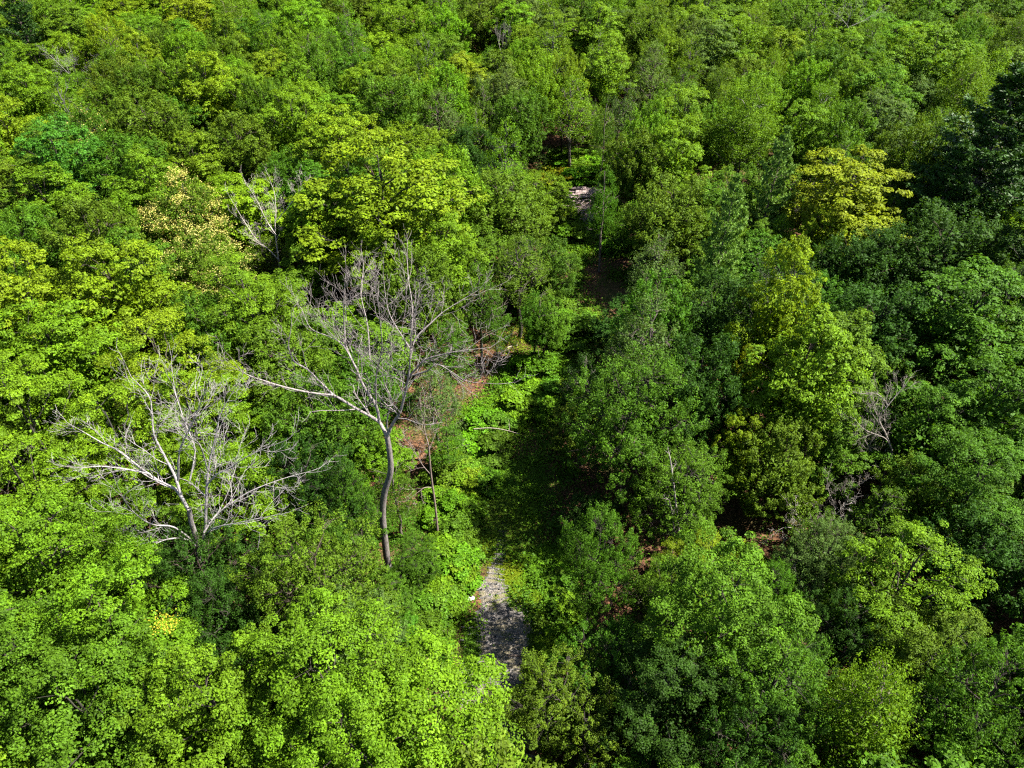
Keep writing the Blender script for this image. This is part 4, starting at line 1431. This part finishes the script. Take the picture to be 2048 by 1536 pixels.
lr = np.random.default_rng(8)
LOGM = [log_mesh(L, r, lr) for L, r in ((3.2, .13), (2.4, .11), (3.6, .15), (1.6, .10))]
pile = bpy.data.objects.new("log_pile", None)
COL.objects.link(pile)
pc = at(1166, 382, 0.4)
pile.location = (pc[0], pc[1], gz(pc[0], pc[1]))
pile['label'] = 'stack of pale cut logs lying across the clearing in the corridor'
pile['category'] = 'log pile'
for k in range(26):
    o = bpy.data.objects.new("log", LOGM[lr.integers(4)])
    lay = k // 9
    o.location = (lr.normal() * 0.5, (k % 9) * 0.34 - 1.5 + lr.normal() * 0.06 + 0.15 * lay, 0.16 + 0.22 * lay + lr.normal() * 0.02)
    o.rotation_euler = (lr.uniform(0, 6), lr.normal() * 0.04, lr.normal() * 0.10 + 0.12)
    o.parent = pile
    COL.objects.link(o)
heap = bpy.data.objects.new("brush_heap", None)
COL.objects.link(heap)
hc_ = at(1172, 425, 0.3)
heap.location = (hc_[0], hc_[1], gz(hc_[0], hc_[1]))
heap['label'] = 'scattered heap of split pale branches in front of the log stack'
heap['category'] = 'brush heap'
STM = [log_mesh(L, r, lr, 5) for L, r in ((1.4, .06), (0.9, .07), (1.9, .05))]
for k in range(130):
    o = bpy.data.objects.new("stick", STM[lr.integers(3)])
    yy = lr.uniform(-7.0, 4.0)
    o.location = (lr.normal() * 0.9 - 0.15 * yy, yy, 0.1 + abs(lr.normal()) * 0.14)
    o.rotation_euler = (lr.uniform(0, 6), lr.normal() * 0.12, lr.uniform(0, 3.14))
    o.parent = heap
    COL.objects.link(o)


def rock_mesh(seed):
    rng = np.random.default_rng(seed)
    import bmesh
    bm = bmesh.new()
    bmesh.ops.create_icosphere(bm, subdivisions=2, radius=1.0)
    ax = unit(rng.normal(size=(7, 3)))
    for v in bm.verts:
        c = np.array(v.co)
        for a_ in ax:
            d = c @ a_
            if d > 0.72:
                c = c - a_ * (d - 0.72)
        c *= np.array([1.2, 0.9, 0.65])
        v.co = c + rng.normal(size=3) * 0.025
    m = bpy.data.meshes.new("rock")
    bm.to_mesh(m)
    bm.free()
    m.materials.append(M_ROCK)
    return m


RK = [rock_mesh(k) for k in range(3)]
for k, (px, py, s, lab) in enumerate(((937, 1199, .20, 'pale rock at the edge of the gravel, outer one of two side by side'),
                                      (945, 1197, .17, 'pale rock at the edge of the gravel, inner one of two side by side'),
                                      (1083, 1333, .20, 'pale flat rock showing among yellow green weeds near the track'),
                                      (1095, 1313, .12, 'small pale rock by the trunk shadow across the track'),
                                      (1075, 1340, .13, 'small grey rock beside the pale flat rock'))):
    p = at(px, py, 0.12)
    o = bpy.data.objects.new("rock", RK[k % 3])
    o.location = (p[0], p[1], gz(p[0], p[1]) + s * 0.4)
    o.scale = (s, s, s)
    o.rotation_euler = (0, 0, k * 1.3)
    COL.objects.link(o)
    o['label'], o['category'] = lab, 'rock'


def loose_branch(label, pts, r, seed, bark, name='fallen_branch', dens=0.6):
    rng = np.random.default_rng(seed)
    w = Wood()
    sp = smooth_line([at(px, py, h) for px, py, h in pts], 4)
    w.tube(sp, np.linspace(r, r * 0.4, len(sp)), None, 6)
    L = np.sum(np.linalg.norm(np.diff(sp, axis=0), axis=1))
    for k in range(int(L * dens)):
        i = rng.integers(1, len(sp) - 1)
        grow(w, sp[i], unit(rng.normal(size=(1, 3)) + np.array([[0, 0, .3]]))[0], 0.9, r * 0.4, 1, rng)
    o = bpy.data.objects.new(name, w.mesh(name, M_BARK))
    COL.objects.link(o)
    o['bark'] = list(bark)
    o['label'], o['category'] = label, 'branch'
    return o


loose_branch('pale curved fallen branch hanging over the bright brambles', [(948, 858, 1.6), (980, 856, 1.8), (1010, 860, 1.7), (1040, 868, 1.5)], .05, 1, (0.22, 0.19, 0.16))
loose_branch('pale fallen branch on the sunlit brown gap beside the corridor', [(1000, 708, .6), (1015, 695, .9), (1035, 690, 1.0)], .06, 2, (0.46, 0.38, 0.32))
loose_branch('thin pale fallen limb on brown litter in the corridor', [(1005, 735, .3), (1035, 732, .3), (1060, 728, .3)], .07, 3, (0.40, 0.30, 0.25))
loose_branch('long pale fallen limb in the shade behind the maple with layered boughs', [(1930, 1145, .8), (1960, 1147, .8), (1990, 1148, .7)], .05, 4, (0.30, 0.27, 0.24))
loose_branch('dark bar standing in for a trunk shadow across the grass beside the near gravel', [(1015, 1310, .15), (1060, 1313, .15), (1105, 1314, .15)], .09, 5, (0.10, 0.08, 0.07), name='shadow_bar', dens=0.2)  # dark bar added as a solid stand-in for a trunk's cast shadow

# corridor-edge stems standing against the litter
for k, (px, py, H, r, lab) in enumerate(((1178, 330, 9, .13, 'thin trunk standing in the sunlit head of the corridor, inner of two'), (1152, 290, 11, .14, 'dark thin trunk at the sunlit head of the corridor'),
                                         (1195, 400, 13, .14, 'tall dark trunk beside the pale cut logs'), (1198, 545, 12, .17, 'black straight trunk over the brown floor in the corridor'),
                                         (1000, 740, 7, .10, 'dark slim trunk in front of the sunlit brown gap'), (1066, 735, 8, .11, 'dark slim trunk at the inner side of the sunlit brown gap'),
                                         (898, 960, 6, .11, 'dark double stem on the brown clearing'), (805, 1075, 7, .12, 'dark slim trunk behind the bent bare trunk'))):
    b = at(px, py, 0)
    b[2] = gz(b[0], b[1])
    w = Wood()
    rng = np.random.default_rng(600 + k)
    tp = b + np.array([rng.normal() * .4, rng.normal() * .4, H])
    w.tube(bez(b - np.array([0, 0, .3]), tp, 0, 8, rng, .06), r, r * .35, 7)
    for q in range(9):
        u = rng.uniform(.35, 1)
        grow(w, b + (tp - b) * u, unit(rng.normal(size=(1, 3)) * np.array([[1, 1, .3]]) + np.array([[0, 0, .3]]))[0], 1.8, .03, 1, rng)
    root = bpy.data.objects.new('slender_tree', None)
    COL.objects.link(root)
    root.location = b
    root['label'], root['category'] = lab, 'tree'
    t_ = bpy.data.objects.new('trunk', w.mesh('slender_trunk', M_BARK, b))
    t_.parent = root
    t_['bark'] = [0.12, 0.10, 0.085]
    COL.objects.link(t_)
    cm = LIB['airy'][k % 3]
    c_ = bpy.data.objects.new('crown', cm[0])
    COL.objects.link(c_)
    c_.parent = root
    c_.scale = (2.0 / cm[2], 2.0 / cm[2], H * 1.08 / HT)
    c_['tint'] = list(jit(COLR['mid'], .15))
    c_['tip'] = .4
print("tris", sum(len(m.polygons) for m in bpy.data.meshes) * 2)
